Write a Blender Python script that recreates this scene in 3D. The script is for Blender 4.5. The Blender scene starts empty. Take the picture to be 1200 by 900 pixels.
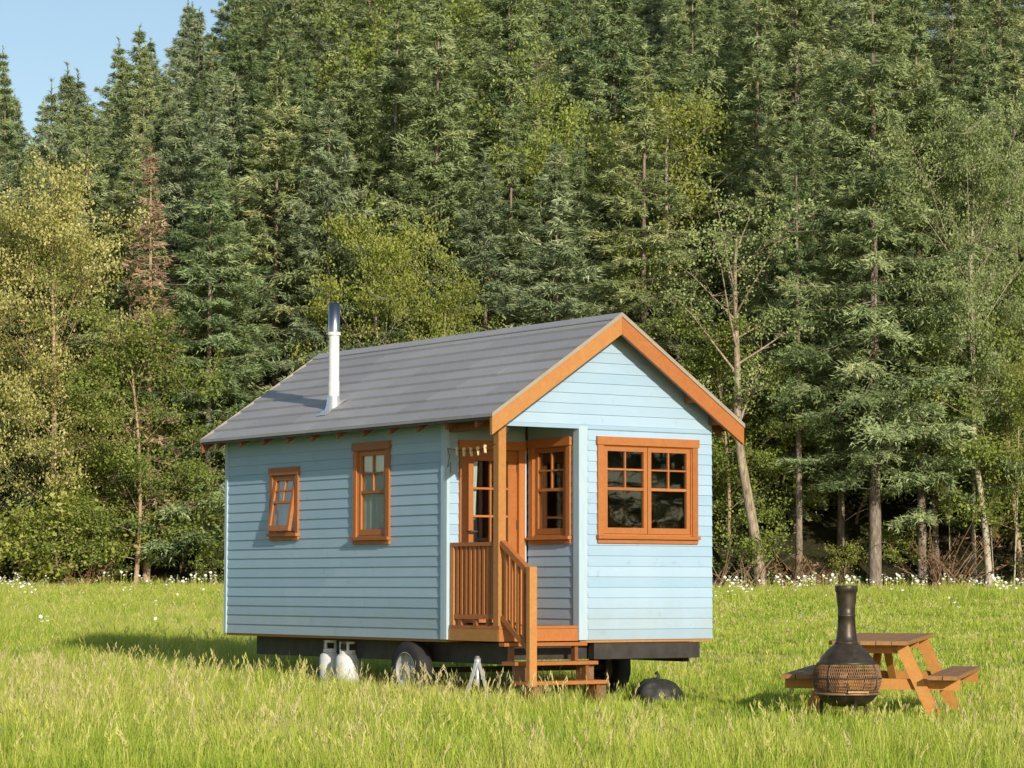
import bpy, math, random
import numpy as np
from mathutils import Matrix, Vector, Euler, noise as mnoise

# ------------------------------------------------------------------ camera, sky, sun, exposure
scene = bpy.context.scene
R = math.radians
CAM_Z = 1.70
cam_data = bpy.data.cameras.new('camera')
cam_data.sensor_width = 36.0
cam_data.lens = 3190.0 / 1200.0 * 36.0
cam_data.clip_start = 0.1
cam_data.clip_end = 2000.0
cam = bpy.data.objects.new('camera', cam_data)
scene.collection.objects.link(cam)
cam.matrix_world = (Matrix.Translation((0, 0, CAM_Z)) @ Matrix.Rotation(math.pi / 2 + 0.0743, 4, 'X')
                    @ Matrix.Rotation(0.0015, 4, 'Z'))
scene.camera = cam

TH = 0.5996                                   # heading of the house
SUN_H = Vector((-0.187, -1.0, 0.0))           # towards the sun, house frame, horizontal
SUN_W = Matrix.Rotation(TH, 3, 'Z') @ SUN_H
SUN_EL = math.atan(0.353 / SUN_H.length)
sun_az = math.atan2(SUN_W.x, SUN_W.y)
to_sun = Vector((SUN_W.x, SUN_W.y, 0)).normalized() * math.cos(SUN_EL) + Vector((0, 0, math.sin(SUN_EL)))

world = bpy.data.worlds.new('World')
scene.world = world
world.use_nodes = True
wn = world.node_tree.nodes
wl = world.node_tree.links
wn.clear()
sky = wn.new('ShaderNodeTexSky')
sky.sky_type = 'NISHITA'
sky.sun_disc = False
sky.sun_elevation = SUN_EL
sky.sun_rotation = sun_az
sky.air_density = 1.0
sky.dust_density = 0.6
sky.ozone_density = 1.0
bg = wn.new('ShaderNodeBackground')
bg.inputs['Strength'].default_value = 0.096
wo = wn.new('ShaderNodeOutputWorld')
wl.new(sky.outputs[0], bg.inputs['Color'])
wl.new(bg.outputs[0], wo.inputs['Surface'])

sun_data = bpy.data.lights.new('sun', 'SUN')
sun_data.energy = 3.8
sun_data.angle = R(0.5)
sun_data.color = (1.0, 0.90, 0.74)
sun = bpy.data.objects.new('sun', sun_data)
scene.collection.objects.link(sun)
sun.rotation_euler = to_sun.to_track_quat('Z', 'Y').to_euler()
sun.location = to_sun * 60

scene.view_settings.view_transform = 'Standard'
scene.view_settings.look = 'None'
scene.view_settings.gamma = 1.0
scene.view_settings.use_curve_mapping = False
scene.view_settings.exposure = 0.45

scene.cycles.max_bounces = 6
scene.cycles.diffuse_bounces = 3
scene.cycles.glossy_bounces = 3
scene.cycles.transmission_bounces = 4
scene.cycles.transparent_max_bounces = 8

rnd = random.Random(11)
nrs = np.random.RandomState(5)
C = scene.collection

# ------------------------------------------------------------------ materials
def srgb(r, g, b):
    f = lambda c: (c / 12.92 if c <= 0.04045 else ((c + 0.055) / 1.055) ** 2.4)
    return (f(r / 255), f(g / 255), f(b / 255), 1)

class NT:
    def __init__(self, name):
        self.m = bpy.data.materials.new(name)
        self.m.use_nodes = True
        self.t = self.m.node_tree
        self.t.nodes.clear()
        self.out = self.n('ShaderNodeOutputMaterial')
    def n(self, kind, **kw):
        nd = self.t.nodes.new(kind)
        for k, v in kw.items():
            setattr(nd, k, v)
        return nd
    def l(self, a, b):
        self.t.links.new(a, b)
    def val(self, sock, v):
        if hasattr(v, 'links'):
            self.l(v, sock)
        else:
            sock.default_value = v
    def coords(self, kind='Object', scale=(1, 1, 1)):
        tc = self.n('ShaderNodeTexCoord')
        mp = self.n('ShaderNodeMapping')
        mp.inputs['Scale'].default_value = scale
        self.l(tc.outputs[kind], mp.inputs['Vector'])
        return mp.outputs[0]
    def noise(self, vec, scale, detail=4, rough=0.55, dist=0.0):
        nz = self.n('ShaderNodeTexNoise')
        if vec is not None:
            self.l(vec, nz.inputs['Vector'])
        nz.inputs['Scale'].default_value = scale
        nz.inputs['Detail'].default_value = detail
        nz.inputs['Roughness'].default_value = rough
        nz.inputs['Distortion'].default_value = dist
        return nz.outputs[0]
    def ramp(self, fac, stops):
        rp = self.n('ShaderNodeValToRGB')
        el = rp.color_ramp.elements
        while len(el) < len(stops):
            el.new(0.5)
        for e, (p, c) in zip(el, stops):
            e.position = p
            e.color = c if len(c) == 4 else (*c, 1)
        self.l(fac, rp.inputs[0])
        return rp.outputs[0]
    def mix(self, fac, a, b, mode='MIX'):
        mx = self.n('ShaderNodeMix', data_type='RGBA', blend_type=mode)
        self.val(mx.inputs[0], fac)
        self.val(mx.inputs[6], a)
        self.val(mx.inputs[7], b)
        return mx.outputs[2]
    def math(self, op, a, b=0.0):
        m = self.n('ShaderNodeMath', operation=op)
        self.val(m.inputs[0], a)
        self.val(m.inputs[1], b)
        return m.outputs[0]
    def objrand(self):
        return self.n('ShaderNodeObjectInfo').outputs['Random']
    def attr(self, name, kind='GEOMETRY', out='Fac'):
        a = self.n('ShaderNodeAttribute', attribute_name=name, attribute_type=kind)
        return a.outputs[out]
    def bump(self, h, strength=0.3, dist=0.01):
        b = self.n('ShaderNodeBump')
        b.inputs['Strength'].default_value = strength
        b.inputs['Distance'].default_value = dist
        self.l(h, b.inputs['Height'])
        return b.outputs[0]
    def principled(self, color, rough=0.6, metal=0.0, normal=None, spec=0.5):
        p = self.n('ShaderNodeBsdfPrincipled')
        self.val(p.inputs['Base Color'], color)
        self.val(p.inputs['Roughness'], rough)
        self.val(p.inputs['Metallic'], metal)
        p.inputs['Specular IOR Level'].default_value = spec
        if normal is not None:
            self.l(normal, p.inputs['Normal'])
        self.l(p.outputs[0], self.out.inputs['Surface'])
        return p

def mat_siding():
    k = NT('blue_siding_paint')
    v = k.coords('Object', (1, 1, 1))
    n1 = k.noise(v, 2.2, 5)
    v2 = k.coords('Object', (3, 3, 60))
    n2 = k.noise(v2, 1.6, 4)
    c = k.ramp(n1, [(0.3, (0.285, 0.43, 0.575)), (0.7, (0.33, 0.47, 0.61))])
    c = k.mix(k.math('MULTIPLY', n2, 0.35), c, (0.40, 0.51, 0.615, 1))
    r = k.ramp(k.objrand(), [(0.0, (0.90, 0.925, 0.94)), (1.0, (1.06, 1.04, 1.02))])
    c = k.mix(1.0, c, r, 'MULTIPLY')
    wpos = k.n('ShaderNodeNewGeometry').outputs['Position']
    kn = k.noise(wpos, 7.0, 2, 0.5)
    c = k.mix(k.ramp(kn, [(0.66, (0, 0, 0)), (0.74, (0.35, 0.35, 0.35))]), c, (0.25, 0.33, 0.38, 1))
    sep = k.n('ShaderNodeSeparateXYZ')
    k.l(wpos, sep.inputs[0])
    hgt = k.math('SUBTRACT', sep.outputs['Z'], 1.154)
    dn = k.noise(wpos, 3.0, 6, 0.7)
    dirt = k.math('MULTIPLY', k.ramp(k.math('SUBTRACT', hgt, k.math('MULTIPLY', dn, 0.35)), [(0.0, (0.5, 0.5, 0.5)), (0.25, (0, 0, 0))]), dn)
    c = k.mix(dirt, c, (0.30, 0.30, 0.22, 1))
    k.principled(c, 0.62, normal=k.bump(n2, 0.25, 0.004), spec=0.3)
    return k.m

def mat_trim_blue():
    k = NT('pale_blue_trim_paint')
    n1 = k.noise(k.coords('Object', (20, 20, 2)), 2.0, 4)
    c = k.ramp(n1, [(0.3, (0.36, 0.48, 0.58)), (0.7, (0.41, 0.53, 0.61))])
    k.principled(c, 0.55, spec=0.3)
    return k.m

def mat_wood(name, a, b, scale=(6, 6, 6), rough=0.5):
    k = NT(name)
    v = k.coords('Object', scale)
    n1 = k.noise(v, 3.0, 6, 0.6, 1.2)
    n2 = k.noise(v, 14.0, 4, 0.6)
    c = k.ramp(n1, [(0.3, a), (0.7, b)])
    c = k.mix(k.math('MULTIPLY', n2, 0.3), c, (a[0] * 0.6, a[1] * 0.55, a[2] * 0.5, 1))
    r = k.ramp(k.objrand(), [(0.0, (0.78, 0.74, 0.70)), (1.0, (1.06, 1.05, 1.04))])
    c = k.mix(1.0, c, r, 'MULTIPLY')
    k.principled(c, rough, normal=k.bump(n2, 0.2, 0.003), spec=0.35)
    return k.m

def mat_plain(name, col, rough=0.6, metal=0.0, var=0.15, scale=8.0, spec=0.4, bump=0.0):
    k = NT(name)
    n1 = k.noise(k.coords('Object'), scale, 5)
    lo = tuple(c * (1 - var) for c in col[:3])
    hi = tuple(min(1, c * (1 + var)) for c in col[:3])
    c = k.ramp(n1, [(0.3, lo), (0.7, hi)])
    nm = k.bump(n1, bump, 0.01) if bump else None
    k.principled(c, rough, metal, nm, spec)
    return k.m

def mat_roof():
    k = NT('grey_roof_shingle')
    v = k.coords('Object')
    n1 = k.noise(v, 1.3, 4)
    n2 = k.noise(v, 60.0, 3)
    c = k.ramp(n1, [(0.25, (0.30, 0.295, 0.305)), (0.75, (0.36, 0.352, 0.36))])
    c = k.mix(0.35, c, k.ramp(n2, [(0.3, (0.20, 0.198, 0.20)), (0.7, (0.46, 0.45, 0.455))]))
    r = k.ramp(k.objrand(), [(0.0, (0.9, 0.9, 0.9)), (1.0, (1.08, 1.08, 1.08))])
    c = k.mix(1.0, c, r, 'MULTIPLY')
    k.principled(c, 0.55, normal=k.bump(n2, 0.3, 0.003), spec=0.5)
    return k.m

def mat_glass():
    k = NT('window_glass')
    fr = k.n('ShaderNodeFresnel')
    bf = k.n('ShaderNodeNewGeometry').outputs['Backfacing']
    mr = k.n('ShaderNodeMapRange')
    k.l(bf, mr.inputs[0])
    mr.inputs[3].default_value = 1.75
    mr.inputs[4].default_value = 1 / 1.75
    k.l(mr.outputs[0], fr.inputs['IOR'])
    nz = k.noise(k.coords('Object'), 1.7, 2)
    nb = k.bump(nz, 0.05, 0.02)
    tr = k.n('ShaderNodeBsdfTransparent')
    tr.inputs[0].default_value = (0.86, 0.90, 0.88, 1)
    gl = k.n('ShaderNodeBsdfGlossy')
    gl.inputs['Roughness'].default_value = 0.01
    k.l(nb, gl.inputs['Normal'])
    mx = k.n('ShaderNodeMixShader')
    k.l(fr.outputs[0], mx.inputs[0])
    k.l(tr.outputs[0], mx.inputs[1])
    k.l(gl.outputs[0], mx.inputs[2])
    k.l(mx.outputs[0], k.out.inputs['Surface'])
    return k.m

def leafy(name, stops, trans=0.35, tint_out=0.5, rough=0.5, objvar=((0.8, 0.8, 0.8), (1.15, 1.12, 1.1)), tcol=(1.1, 1.15, 0.6)):
    """diffuse + translucent leaf; per-leaf colour from attribute 'tint', per-tree variation from the object"""
    k = NT(name)
    c = k.ramp(k.attr('tint'), stops)
    r = k.ramp(k.objrand(), [(0.0, objvar[0]), (1.0, objvar[1])])
    c = k.mix(1.0, c, r, 'MULTIPLY')
    p = k.n('ShaderNodeBsdfPrincipled')
    k.l(c, p.inputs['Base Color'])
    p.inputs['Roughness'].default_value = rough
    p.inputs['Specular IOR Level'].default_value = 0.25
    t = k.n('ShaderNodeBsdfTranslucent')
    k.l(k.mix(1.0, c, (*tcol, 1), 'MULTIPLY'), t.inputs[0])
    mx = k.n('ShaderNodeMixShader')
    mx.inputs[0].default_value = trans
    k.l(p.outputs[0], mx.inputs[1])
    k.l(t.outputs[0], mx.inputs[2])
    k.l(mx.outputs[0], k.out.inputs['Surface'])
    return k.m

def mat_grass():
    k = NT('meadow_grass')
    pos = k.n('ShaderNodeNewGeometry').outputs['Position']
    mp = k.n('ShaderNodeMapping')
    mp.inputs['Scale'].default_value = (1.0, 0.45, 0.0)
    k.l(pos, mp.inputs['Vector'])
    patch = k.noise(mp.outputs[0], 0.55, 5, 0.65)
    t = k.attr('tint')                       # along the blade kinds: 0 green, 1 straw
    ins = k.attr('dry', 'INSTANCER')
    f = k.math('ADD', k.math('MULTIPLY', t, 0.62), k.math('MULTIPLY', ins, 0.42))
    f = k.math('ADD', f, k.math('MULTIPLY', k.math('SUBTRACT', patch, 0.48), 1.45))
    c = k.ramp(f, [(0.0, (0.215, 0.335, 0.036)), (0.30, (0.40, 0.485, 0.064)), (0.58, (0.53, 0.54, 0.12)), (0.95, (0.58, 0.49, 0.27))])
    p = k.n('ShaderNodeBsdfPrincipled')
    k.l(c, p.inputs['Base Color'])
    p.inputs['Roughness'].default_value = 0.5
    p.inputs['Specular IOR Level'].default_value = 0.25
    tr = k.n('ShaderNodeBsdfTranslucent')
    k.l(k.mix(1.0, c, (1.1, 1.15, 0.6, 1), 'MULTIPLY'), tr.inputs[0])
    mx = k.n('ShaderNodeMixShader')
    mx.inputs[0].default_value = 0.3
    k.l(p.outputs[0], mx.inputs[1])
    k.l(tr.outputs[0], mx.inputs[2])
    k.l(mx.outputs[0], k.out.inputs['Surface'])
    return k.m

def mat_ground():
    k = NT('meadow_soil')
    pos = k.n('ShaderNodeNewGeometry').outputs['Position']
    n1 = k.noise(pos, 0.5, 5)
    n2 = k.noise(pos, 9.0, 4)
    g = k.ramp(n1, [(0.3, (0.16, 0.22, 0.03)), (0.7, (0.28, 0.30, 0.06))])
    g = k.mix(k.math('MULTIPLY', n2, 0.5), g, (0.06, 0.07, 0.02, 1))
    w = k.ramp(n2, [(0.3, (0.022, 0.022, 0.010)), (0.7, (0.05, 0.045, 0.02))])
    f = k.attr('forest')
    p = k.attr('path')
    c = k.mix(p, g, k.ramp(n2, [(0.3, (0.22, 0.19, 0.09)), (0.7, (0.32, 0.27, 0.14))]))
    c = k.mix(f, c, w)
    k.principled(c, 0.9, normal=k.bump(n2, 0.6, 0.03), spec=0.1)
    return k.m

def mat_bark(name, a, b, c3, sc=(6, 6, 1.5)):
    k = NT(name)
    v = k.coords('Object', sc)
    n1 = k.noise(v, 2.5, 6, 0.65)
    n2 = k.noise(v, 9.0, 4)
    c = k.ramp(n1, [(0.3, a), (0.5, b), (0.72, c3)])
    k.principled(c, 0.85, normal=k.bump(n2, 0.7, 0.02), spec=0.15)
    return k.m

M = {}
M['siding'] = mat_siding()
M['trim'] = mat_trim_blue()
M['cedar'] = mat_wood('stained_cedar', (0.40, 0.140, 0.038), (0.48, 0.190, 0.056))
M['cedar_light'] = mat_wood('golden_cedar', (0.46, 0.205, 0.058), (0.56, 0.28, 0.09))
M['cedar_dark'] = mat_wood('dark_stained_wood_and_shade', (0.22, 0.085, 0.035), (0.30, 0.12, 0.045))  # dark wood parts; on the porch beam the tone stands in for shade
M['table_wood'] = mat_wood('picnic_table_wood', (0.50, 0.225, 0.058), (0.60, 0.305, 0.09))
M['table_top'] = mat_wood('weathered_table_top', (0.30, 0.165, 0.075), (0.44, 0.235, 0.09))
M['grey_wood'] = mat_wood('weathered_grey_wood', (0.16, 0.10, 0.055), (0.24, 0.155, 0.085))
M['roof'] = mat_roof()
M['flashing'] = mat_plain('tan_edge_flashing', (0.34, 0.30, 0.24), 0.5, 0.2, var=0.08)
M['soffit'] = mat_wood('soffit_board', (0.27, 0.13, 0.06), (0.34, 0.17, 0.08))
M['glass'] = mat_glass()
M['interior'] = mat_wood('interior_panelling', (0.10, 0.065, 0.035), (0.15, 0.10, 0.055))
M['curtain'] = mat_plain('pale_cloth_and_sky_tone', (0.74, 0.76, 0.76), 0.9, var=0.06)  # curtain cloth; in the long wall windows its paleness imitates reflected sky
M['white_metal'] = mat_plain('white_painted_steel', (0.62, 0.63, 0.64), 0.4, var=0.1)
M['rim'] = mat_plain('dusty_wheel_rim', (0.40, 0.40, 0.39), 0.6, 0.1, var=0.25, scale=14)
M['flue'] = mat_plain('galvanised_flue', (0.78, 0.78, 0.76), 0.32, 0.75, var=0.06)
M['flue_cap'] = mat_plain('stainless_flue_cap', (0.45, 0.44, 0.42), 0.25, 1.0, var=0.1)
M['frame'] = mat_plain('trailer_steel', (0.045, 0.04, 0.037), 0.6, 0.2, var=0.3)
M['rubber'] = mat_plain('tyre_rubber', (0.022, 0.022, 0.022), 0.8, var=0.2)
M['blue_paint'] = mat_plain('blue_cylinder_paint', (0.05, 0.12, 0.45), 0.4)
M['alu'] = mat_plain('aluminium', (0.70, 0.72, 0.75), 0.35, 0.6, var=0.08)
M['black_plastic'] = mat_plain('black_sheet_plastic', (0.028, 0.027, 0.024), 0.6, var=0.3, bump=0.4, scale=14)
M['iron'] = mat_plain('weathered_black_iron', (0.065, 0.053, 0.040), 0.42, 0.5, var=0.5, scale=11)
M['bronze'] = mat_plain('rusty_bronze_steel', (0.29, 0.17, 0.09), 0.5, 0.35, var=0.35, scale=12)
M['peg'] = mat_plain('pale_peg_wood', (0.72, 0.58, 0.36), 0.6, var=0.1)
M['cord'] = mat_plain('dark_cord', (0.08, 0.07, 0.06), 0.8)
M['log'] = mat_wood('split_log', (0.36, 0.16, 0.07), (0.48, 0.24, 0.10))
M['lamp'] = mat_plain('frosted_lamp_glass', (0.6, 0.6, 0.58), 0.3)
M['grass'] = mat_grass()
M['ground'] = mat_ground()
M['petal'] = mat_plain('daisy_petal', (0.82, 0.82, 0.80), 0.7, var=0.04)
M['daisy_eye'] = mat_plain('daisy_centre', (0.65, 0.42, 0.04), 0.7)
M['bark_spruce'] = mat_bark('spruce_bark', (0.08, 0.065, 0.05), (0.21, 0.17, 0.135), (0.36, 0.32, 0.27))
M['bark_pale'] = mat_bark('pale_aspen_bark', (0.10, 0.08, 0.06), (0.42, 0.37, 0.29), (0.58, 0.52, 0.42), (3, 3, 3))
M['bark_grey'] = mat_bark('grey_tan_bark', (0.10, 0.075, 0.05), (0.30, 0.24, 0.17), (0.46, 0.40, 0.31))
M['bark_tan'] = mat_bark('tan_poplar_bark', (0.18, 0.125, 0.075), (0.38, 0.28, 0.18), (0.50, 0.40, 0.28))
M['twig_dead'] = mat_bark('dead_twig', (0.14, 0.09, 0.055), (0.25, 0.17, 0.11), (0.33, 0.25, 0.17))
M['spruce'] = leafy('spruce_needles', [(0.0, (0.125, 0.178, 0.076)), (0.45, (0.25, 0.325, 0.150)), (0.8, (0.37, 0.44, 0.215)), (1.0, (0.36, 0.29, 0.14))], 0.10,
                    objvar=((0.74, 0.84, 0.80), (1.18, 1.08, 1.0)))
M['spruce_blue'] = leafy('frosted_spruce_needles', [(0.0, (0.14, 0.195, 0.100)), (0.5, (0.27, 0.345, 0.190)), (0.85, (0.38, 0.445, 0.27)), (1.0, (0.33, 0.28, 0.15))], 0.10)
M['spruce_dead'] = leafy('dead_spruce_needles', [(0.0, (0.22, 0.155, 0.105)), (0.5, (0.36, 0.26, 0.18)), (1.0, (0.48, 0.36, 0.25))], 0.15)
M['rust_needles'] = leafy('rusty_dead_needles', [(0.0, (0.14, 0.075, 0.04)), (1.0, (0.27, 0.16, 0.085))], 0.15)
M['leaf_green'] = leafy('bright_green_leaves', [(0.0, (0.14, 0.19, 0.035)), (0.5, (0.26, 0.33, 0.070)), (1.0, (0.38, 0.44, 0.12))], 0.28)
M['leaf_olive'] = leafy('yellow_green_leaves', [(0.0, (0.22, 0.27, 0.05)), (0.5, (0.36, 0.41, 0.09)), (1.0, (0.48, 0.50, 0.15))], 0.4)
M['leaf_silver'] = leafy('silvery_poplar_leaves', [(0.0, (0.26, 0.28, 0.08)), (0.5, (0.46, 0.45, 0.16)), (0.85, (0.62, 0.59, 0.27)), (1.0, (0.74, 0.71, 0.45))], 0.35)
M['leaf_grey'] = leafy('grey_green_poplar_leaves', [(0.0, (0.18, 0.24, 0.09)), (0.5, (0.30, 0.375, 0.15)), (1.0, (0.45, 0.52, 0.26))], 0.35)

# ------------------------------------------------------------------ object helpers
def tag(o, label=None, cat=None, group=None, kind=None):
    if label: o['label'] = label
    if cat: o['category'] = cat
    if group: o['group'] = group
    if kind: o['kind'] = kind
    return o

def link(name, data, parent=None):
    o = bpy.data.objects.new(name, data)
    C.objects.link(o)
    if parent is not None:
        o.parent = parent
    return o

def empty(name, loc=(0, 0, 0), rz=0.0, parent=None):
    o = link(name, None, parent)
    o.location = loc
    o.rotation_euler = (0, 0, rz)
    o.empty_display_size = 0.1
    return o

BOXF = [(0, 3, 2, 1), (4, 5, 6, 7), (0, 1, 5, 4), (1, 2, 6, 5), (2, 3, 7, 6), (3, 0, 4, 7)]

class MB:
    """collects shapes for one mesh object"""
    def __init__(self, mat=None):
        self.v, self.f, self.s = [], [], []
        self.T = mat or Matrix.Identity(4)
    def add(self, vs, fs, smooth=False):
        b = len(self.v)
        self.v += [tuple(self.T @ Vector(p)) for p in vs]
        flip = self.T.determinant() < 0
        self.f += [tuple(i + b for i in (reversed(q) if flip else q)) for q in fs]
        self.s += [smooth] * len(fs)
        return self
    def hexa(self, vs):
        return self.add(vs, BOXF)
    def box(self, x0, x1, y0, y1, z0, z1):
        return self.hexa([(x0, y0, z0), (x1, y0, z0), (x1, y1, z0), (x0, y1, z0), (x0, y0, z1), (x1, y0, z1), (x1, y1, z1), (x0, y1, z1)])
    def bar(self, a, b, w, h, up=(0, 0, 1)):
        a, b = Vector(a), Vector(b)
        d = (b - a).normalized()
        s = d.cross(Vector(up))
        if s.length < 1e-4:
            s = d.cross(Vector((0, 1, 0)))
        s.normalize()
        u = s.cross(d).normalized()
        s, u = s * (w / 2), u * (h / 2)
        return self.hexa([a - s - u, a + s - u, b + s - u, b - s - u, a - s + u, a + s + u, b + s + u, b - s + u])
    def tube(self, pts, rads, n=8, caps=True):
        pts = [Vector(p) for p in pts]
        if not hasattr(rads, '__len__'):
            rads = [rads] * len(pts)
        vs, fs = [], []
        ref = Vector((0.31, 0.95, 0.05))
        for i, p in enumerate(pts):
            d = (pts[min(i + 1, len(pts) - 1)] - pts[max(i - 1, 0)]).normalized()
            s = d.cross(ref)
            if s.length < 0.05:
                s = d.cross(Vector((1, 0, 0)))
            s.normalize()
            t = d.cross(s)
            for k in range(n):
                a = 2 * math.pi * k / n
                vs.append(p + (s * math.cos(a) + t * math.sin(a)) * rads[i])
        for i in range(len(pts) - 1):
            for k in range(n):
                q = (k + 1) % n
                fs.append((i * n + k, i * n + q, (i + 1) * n + q, (i + 1) * n + k))
        if caps:
            fs.append(tuple(range(n)))
            m = (len(pts) - 1) * n
            fs.append(tuple(m + k for k in reversed(range(n))))
        return self.add(vs, fs, True)
    def lathe(self, prof, n=24, centre=(0, 0, 0)):
        vs, fs = [], []
        for r, z in prof:
            for k in range(n):
                a = 2 * math.pi * k / n
                vs.append((centre[0] + r * math.cos(a), centre[1] + r * math.sin(a), centre[2] + z))
        for i in range(len(prof) - 1):
            for k in range(n):
                q = (k + 1) % n
                fs.append((i * n + k, i * n + q, (i + 1) * n + q, (i + 1) * n + k))
        return self.add(vs, fs, True)
    def mesh(self, name, mat):
        me = bpy.data.meshes.new(name)
        me.from_pydata(self.v, [], self.f)
        me.polygons.foreach_set('use_smooth', self.s)
        me.materials.append(mat)
        me.update()
        return me
    def build(self, name, mat, parent=None):
        return link(name, self.mesh(name, mat), parent)

# ------------------------------------------------------------------ ground
def sstep(a, b, x):
    t = min(1.0, max(0.0, (x - a) / (b - a)))
    return t * t * (3 - 2 * t)

def flat_z(y):
    return -0.149 + 0.0233 * y

EDGE = 77.0
def gz(x, y):
    z = flat_z(max(-60.0, min(y, EDGE)))
    z += 0.05 * mnoise.noise((x * 0.12, y * 0.12, 3.1)) * sstep(30, 40, abs(y - 27) + abs(x) * 0.7)
    if y > EDGE:
        d = y - EDGE
        ang = x / max(y, 1.0)
        t = sstep(-0.175, -0.03, ang)
        slope = 0.45 + 0.16 * t
        reach = 30 + 55 * t
        z += slope * reach * (1 - math.exp(-d / reach)) + 0.6 * mnoise.noise((x * 0.07, y * 0.07, 9.0)) * sstep(0, 12, d)
    return z

def short_map(x, y):
    """1 where the meadow is mown short (right of the house, around the fire pot and table), 0 where it grows tall"""
    ang = x / y
    a = sstep(0.02, 0.055, ang + 0.012 * mnoise.noise((x * 0.5, y * 0.3, 1.0)))
    b = sstep(21.5, 24.5, y + 1.2 * mnoise.noise((x * 0.6, y * 0.2, 5.0)))
    c = 1 - sstep(60, 72, y)
    return a * (0.45 + 0.55 * b) * (0.35 + 0.65 * c)

def path_map(x, y):
    ang = x / y
    w = sstep(1.8, 0.3, abs(y - 37.5 - 1.2 * math.sin(x * 0.5))) if True else 0
    return (1 - sstep(0.3, 1.9, abs(y - 37.0 - 0.8 * math.sin(x * 0.6)))) * sstep(0.035, 0.06, ang) * (1 - sstep(0.10, 0.15, ang))

def build_ground():
    ys = list(np.arange(-60, 16, 8.0)) + list(np.arange(16, 100, 0.75)) + list(np.arange(100, 190, 2.5)) + list(np.arange(190, 900, 60.0))
    xs = [-600, -400, -250, -150, -100, -70, -50] + list(np.arange(-40, 40.1, 1.0)) + [50, 70, 100, 150, 250, 400, 600]
    V = [(x, y, gz(x, y)) for y in ys for x in xs]
    nx = len(xs)
    F = [(j * nx + i, j * nx + i + 1, (j + 1) * nx + i + 1, (j + 1) * nx + i) for j in range(len(ys) - 1) for i in range(nx - 1)]
    me = bpy.data.meshes.new('ground')
    me.from_pydata(V, [], F)
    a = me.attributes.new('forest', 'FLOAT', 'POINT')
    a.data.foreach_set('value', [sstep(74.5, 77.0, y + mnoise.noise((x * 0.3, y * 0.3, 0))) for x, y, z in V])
    a = me.attributes.new('path', 'FLOAT', 'POINT')
    a.data.foreach_set('value', [path_map(x, max(y, 5)) if 20 < y < 60 else 0.0 for x, y, z in V])
    me.polygons.foreach_set('use_smooth', [True] * len(F))
    me.materials.append(M['ground'])
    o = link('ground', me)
    tag(o, 'sloping meadow ground rising into a wooded hillside', 'ground', kind='structure')
build_ground()

# ------------------------------------------------------------------ the tiny house
S = 1.12
W, L, D, WP = 2.744, 5.746, 0.95, 1.009
G, G2, E = 0.251, 0.206, 0.248
HE, HR, HT, DZ = 2.276, 3.373, 2.205, 0.150
SL = (HR - HE) / (W / 2 + E)
COS = 1 / math.sqrt(1 + SL * SL)
roof_top = lambda x: HE + (min(x, W - x) + E) * SL
HZ = CAM_Z - 0.5464
house = empty('tiny_house', (-0.135, 27.523, HZ), TH)
tag(house, 'small light blue clapboard cabin on a trailer with cedar trim and grey roof', 'house')

def sub_rects(u0, u1, z0, z1, holes):
    """rectangle minus holes -> rectangles (z split, then u split)"""
    zs = sorted({z0, z1, *[min(max(h[k], z0), z1) for h in holes for k in (2, 3)]})
    out = []
    for a, b in zip(zs, zs[1:]):
        if b - a < 1e-4:
            continue
        zm = (a + b) / 2
        hs = sorted([(max(h[0], u0), min(h[1], u1)) for h in holes if h[2] < zm < h[3] and h[1] > u0 and h[0] < u1])
        c = u0
        for h0, h1 in hs:
            if h0 - c > 1e-4:
                out.append((c, h0, a, b))
            c = h1
        if u1 - c > 1e-4:
            out.append((c, u1, a, b))
    return out

def board_rects(u0, u1, z0, z1, holes):
    """one course minus holes: full-height pieces beside each hole, clipped pieces above and below it"""
    us = sorted({u0, u1, *[min(max(h[k], u0), u1) for h in holes if h[3] > z0 and h[2] < z1 for k in (0, 1)]})
    out = []
    for a, b in zip(us, us[1:]):
        if b - a < 1e-4:
            continue
        um = (a + b) / 2
        c = z0
        for h in [h for h in holes if h[0] < um < h[1] and h[3] > z0 and h[2] < z1]:
            if h[2] > c:
                out.append((a, b, c, h[2]))
            c = max(c, h[3])
        if c < z1:
            out.append((a, b, c, z1))
    return out

# wall frames: local (u right seen from outside, w outward, z) -> house coordinates
F_LEFT = Matrix(((0, -1, 0, 0), (-1, 0, 0, L), (0, 0, 1, 0), (0, 0, 0, 1)))        # u = L - y, outward -x
F_FRONT = Matrix(((1, 0, 0, 0), (0, -1, 0, 0), (0, 0, 1, 0), (0, 0, 0, 1)))        # u = x, outward -y
F_DOOR = Matrix(((1, 0, 0, 0), (0, -1, 0, D), (0, 0, 1, 0), (0, 0, 0, 1)))         # recessed wall with the door
F_SIDE = Matrix(((0, -1, 0, WP), (-1, 0, 0, D), (0, 0, 1, 0), (0, 0, 0, 1)))       # porch side wall, u = D - y
F_RIGHT = Matrix(((0, 1, 0, W), (1, 0, 0, 0), (0, 0, 1, 0), (0, 0, 0, 1)))         # far long wall
F_BACK = Matrix(((-1, 0, 0, W), (0, 1, 0, L), (0, 0, 1, 0), (0, 0, 0, 1)))         # back gable
TW = 0.09                                                                             # wall thickness
CH = 0.1085                                                                           # clapboard exposure

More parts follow.
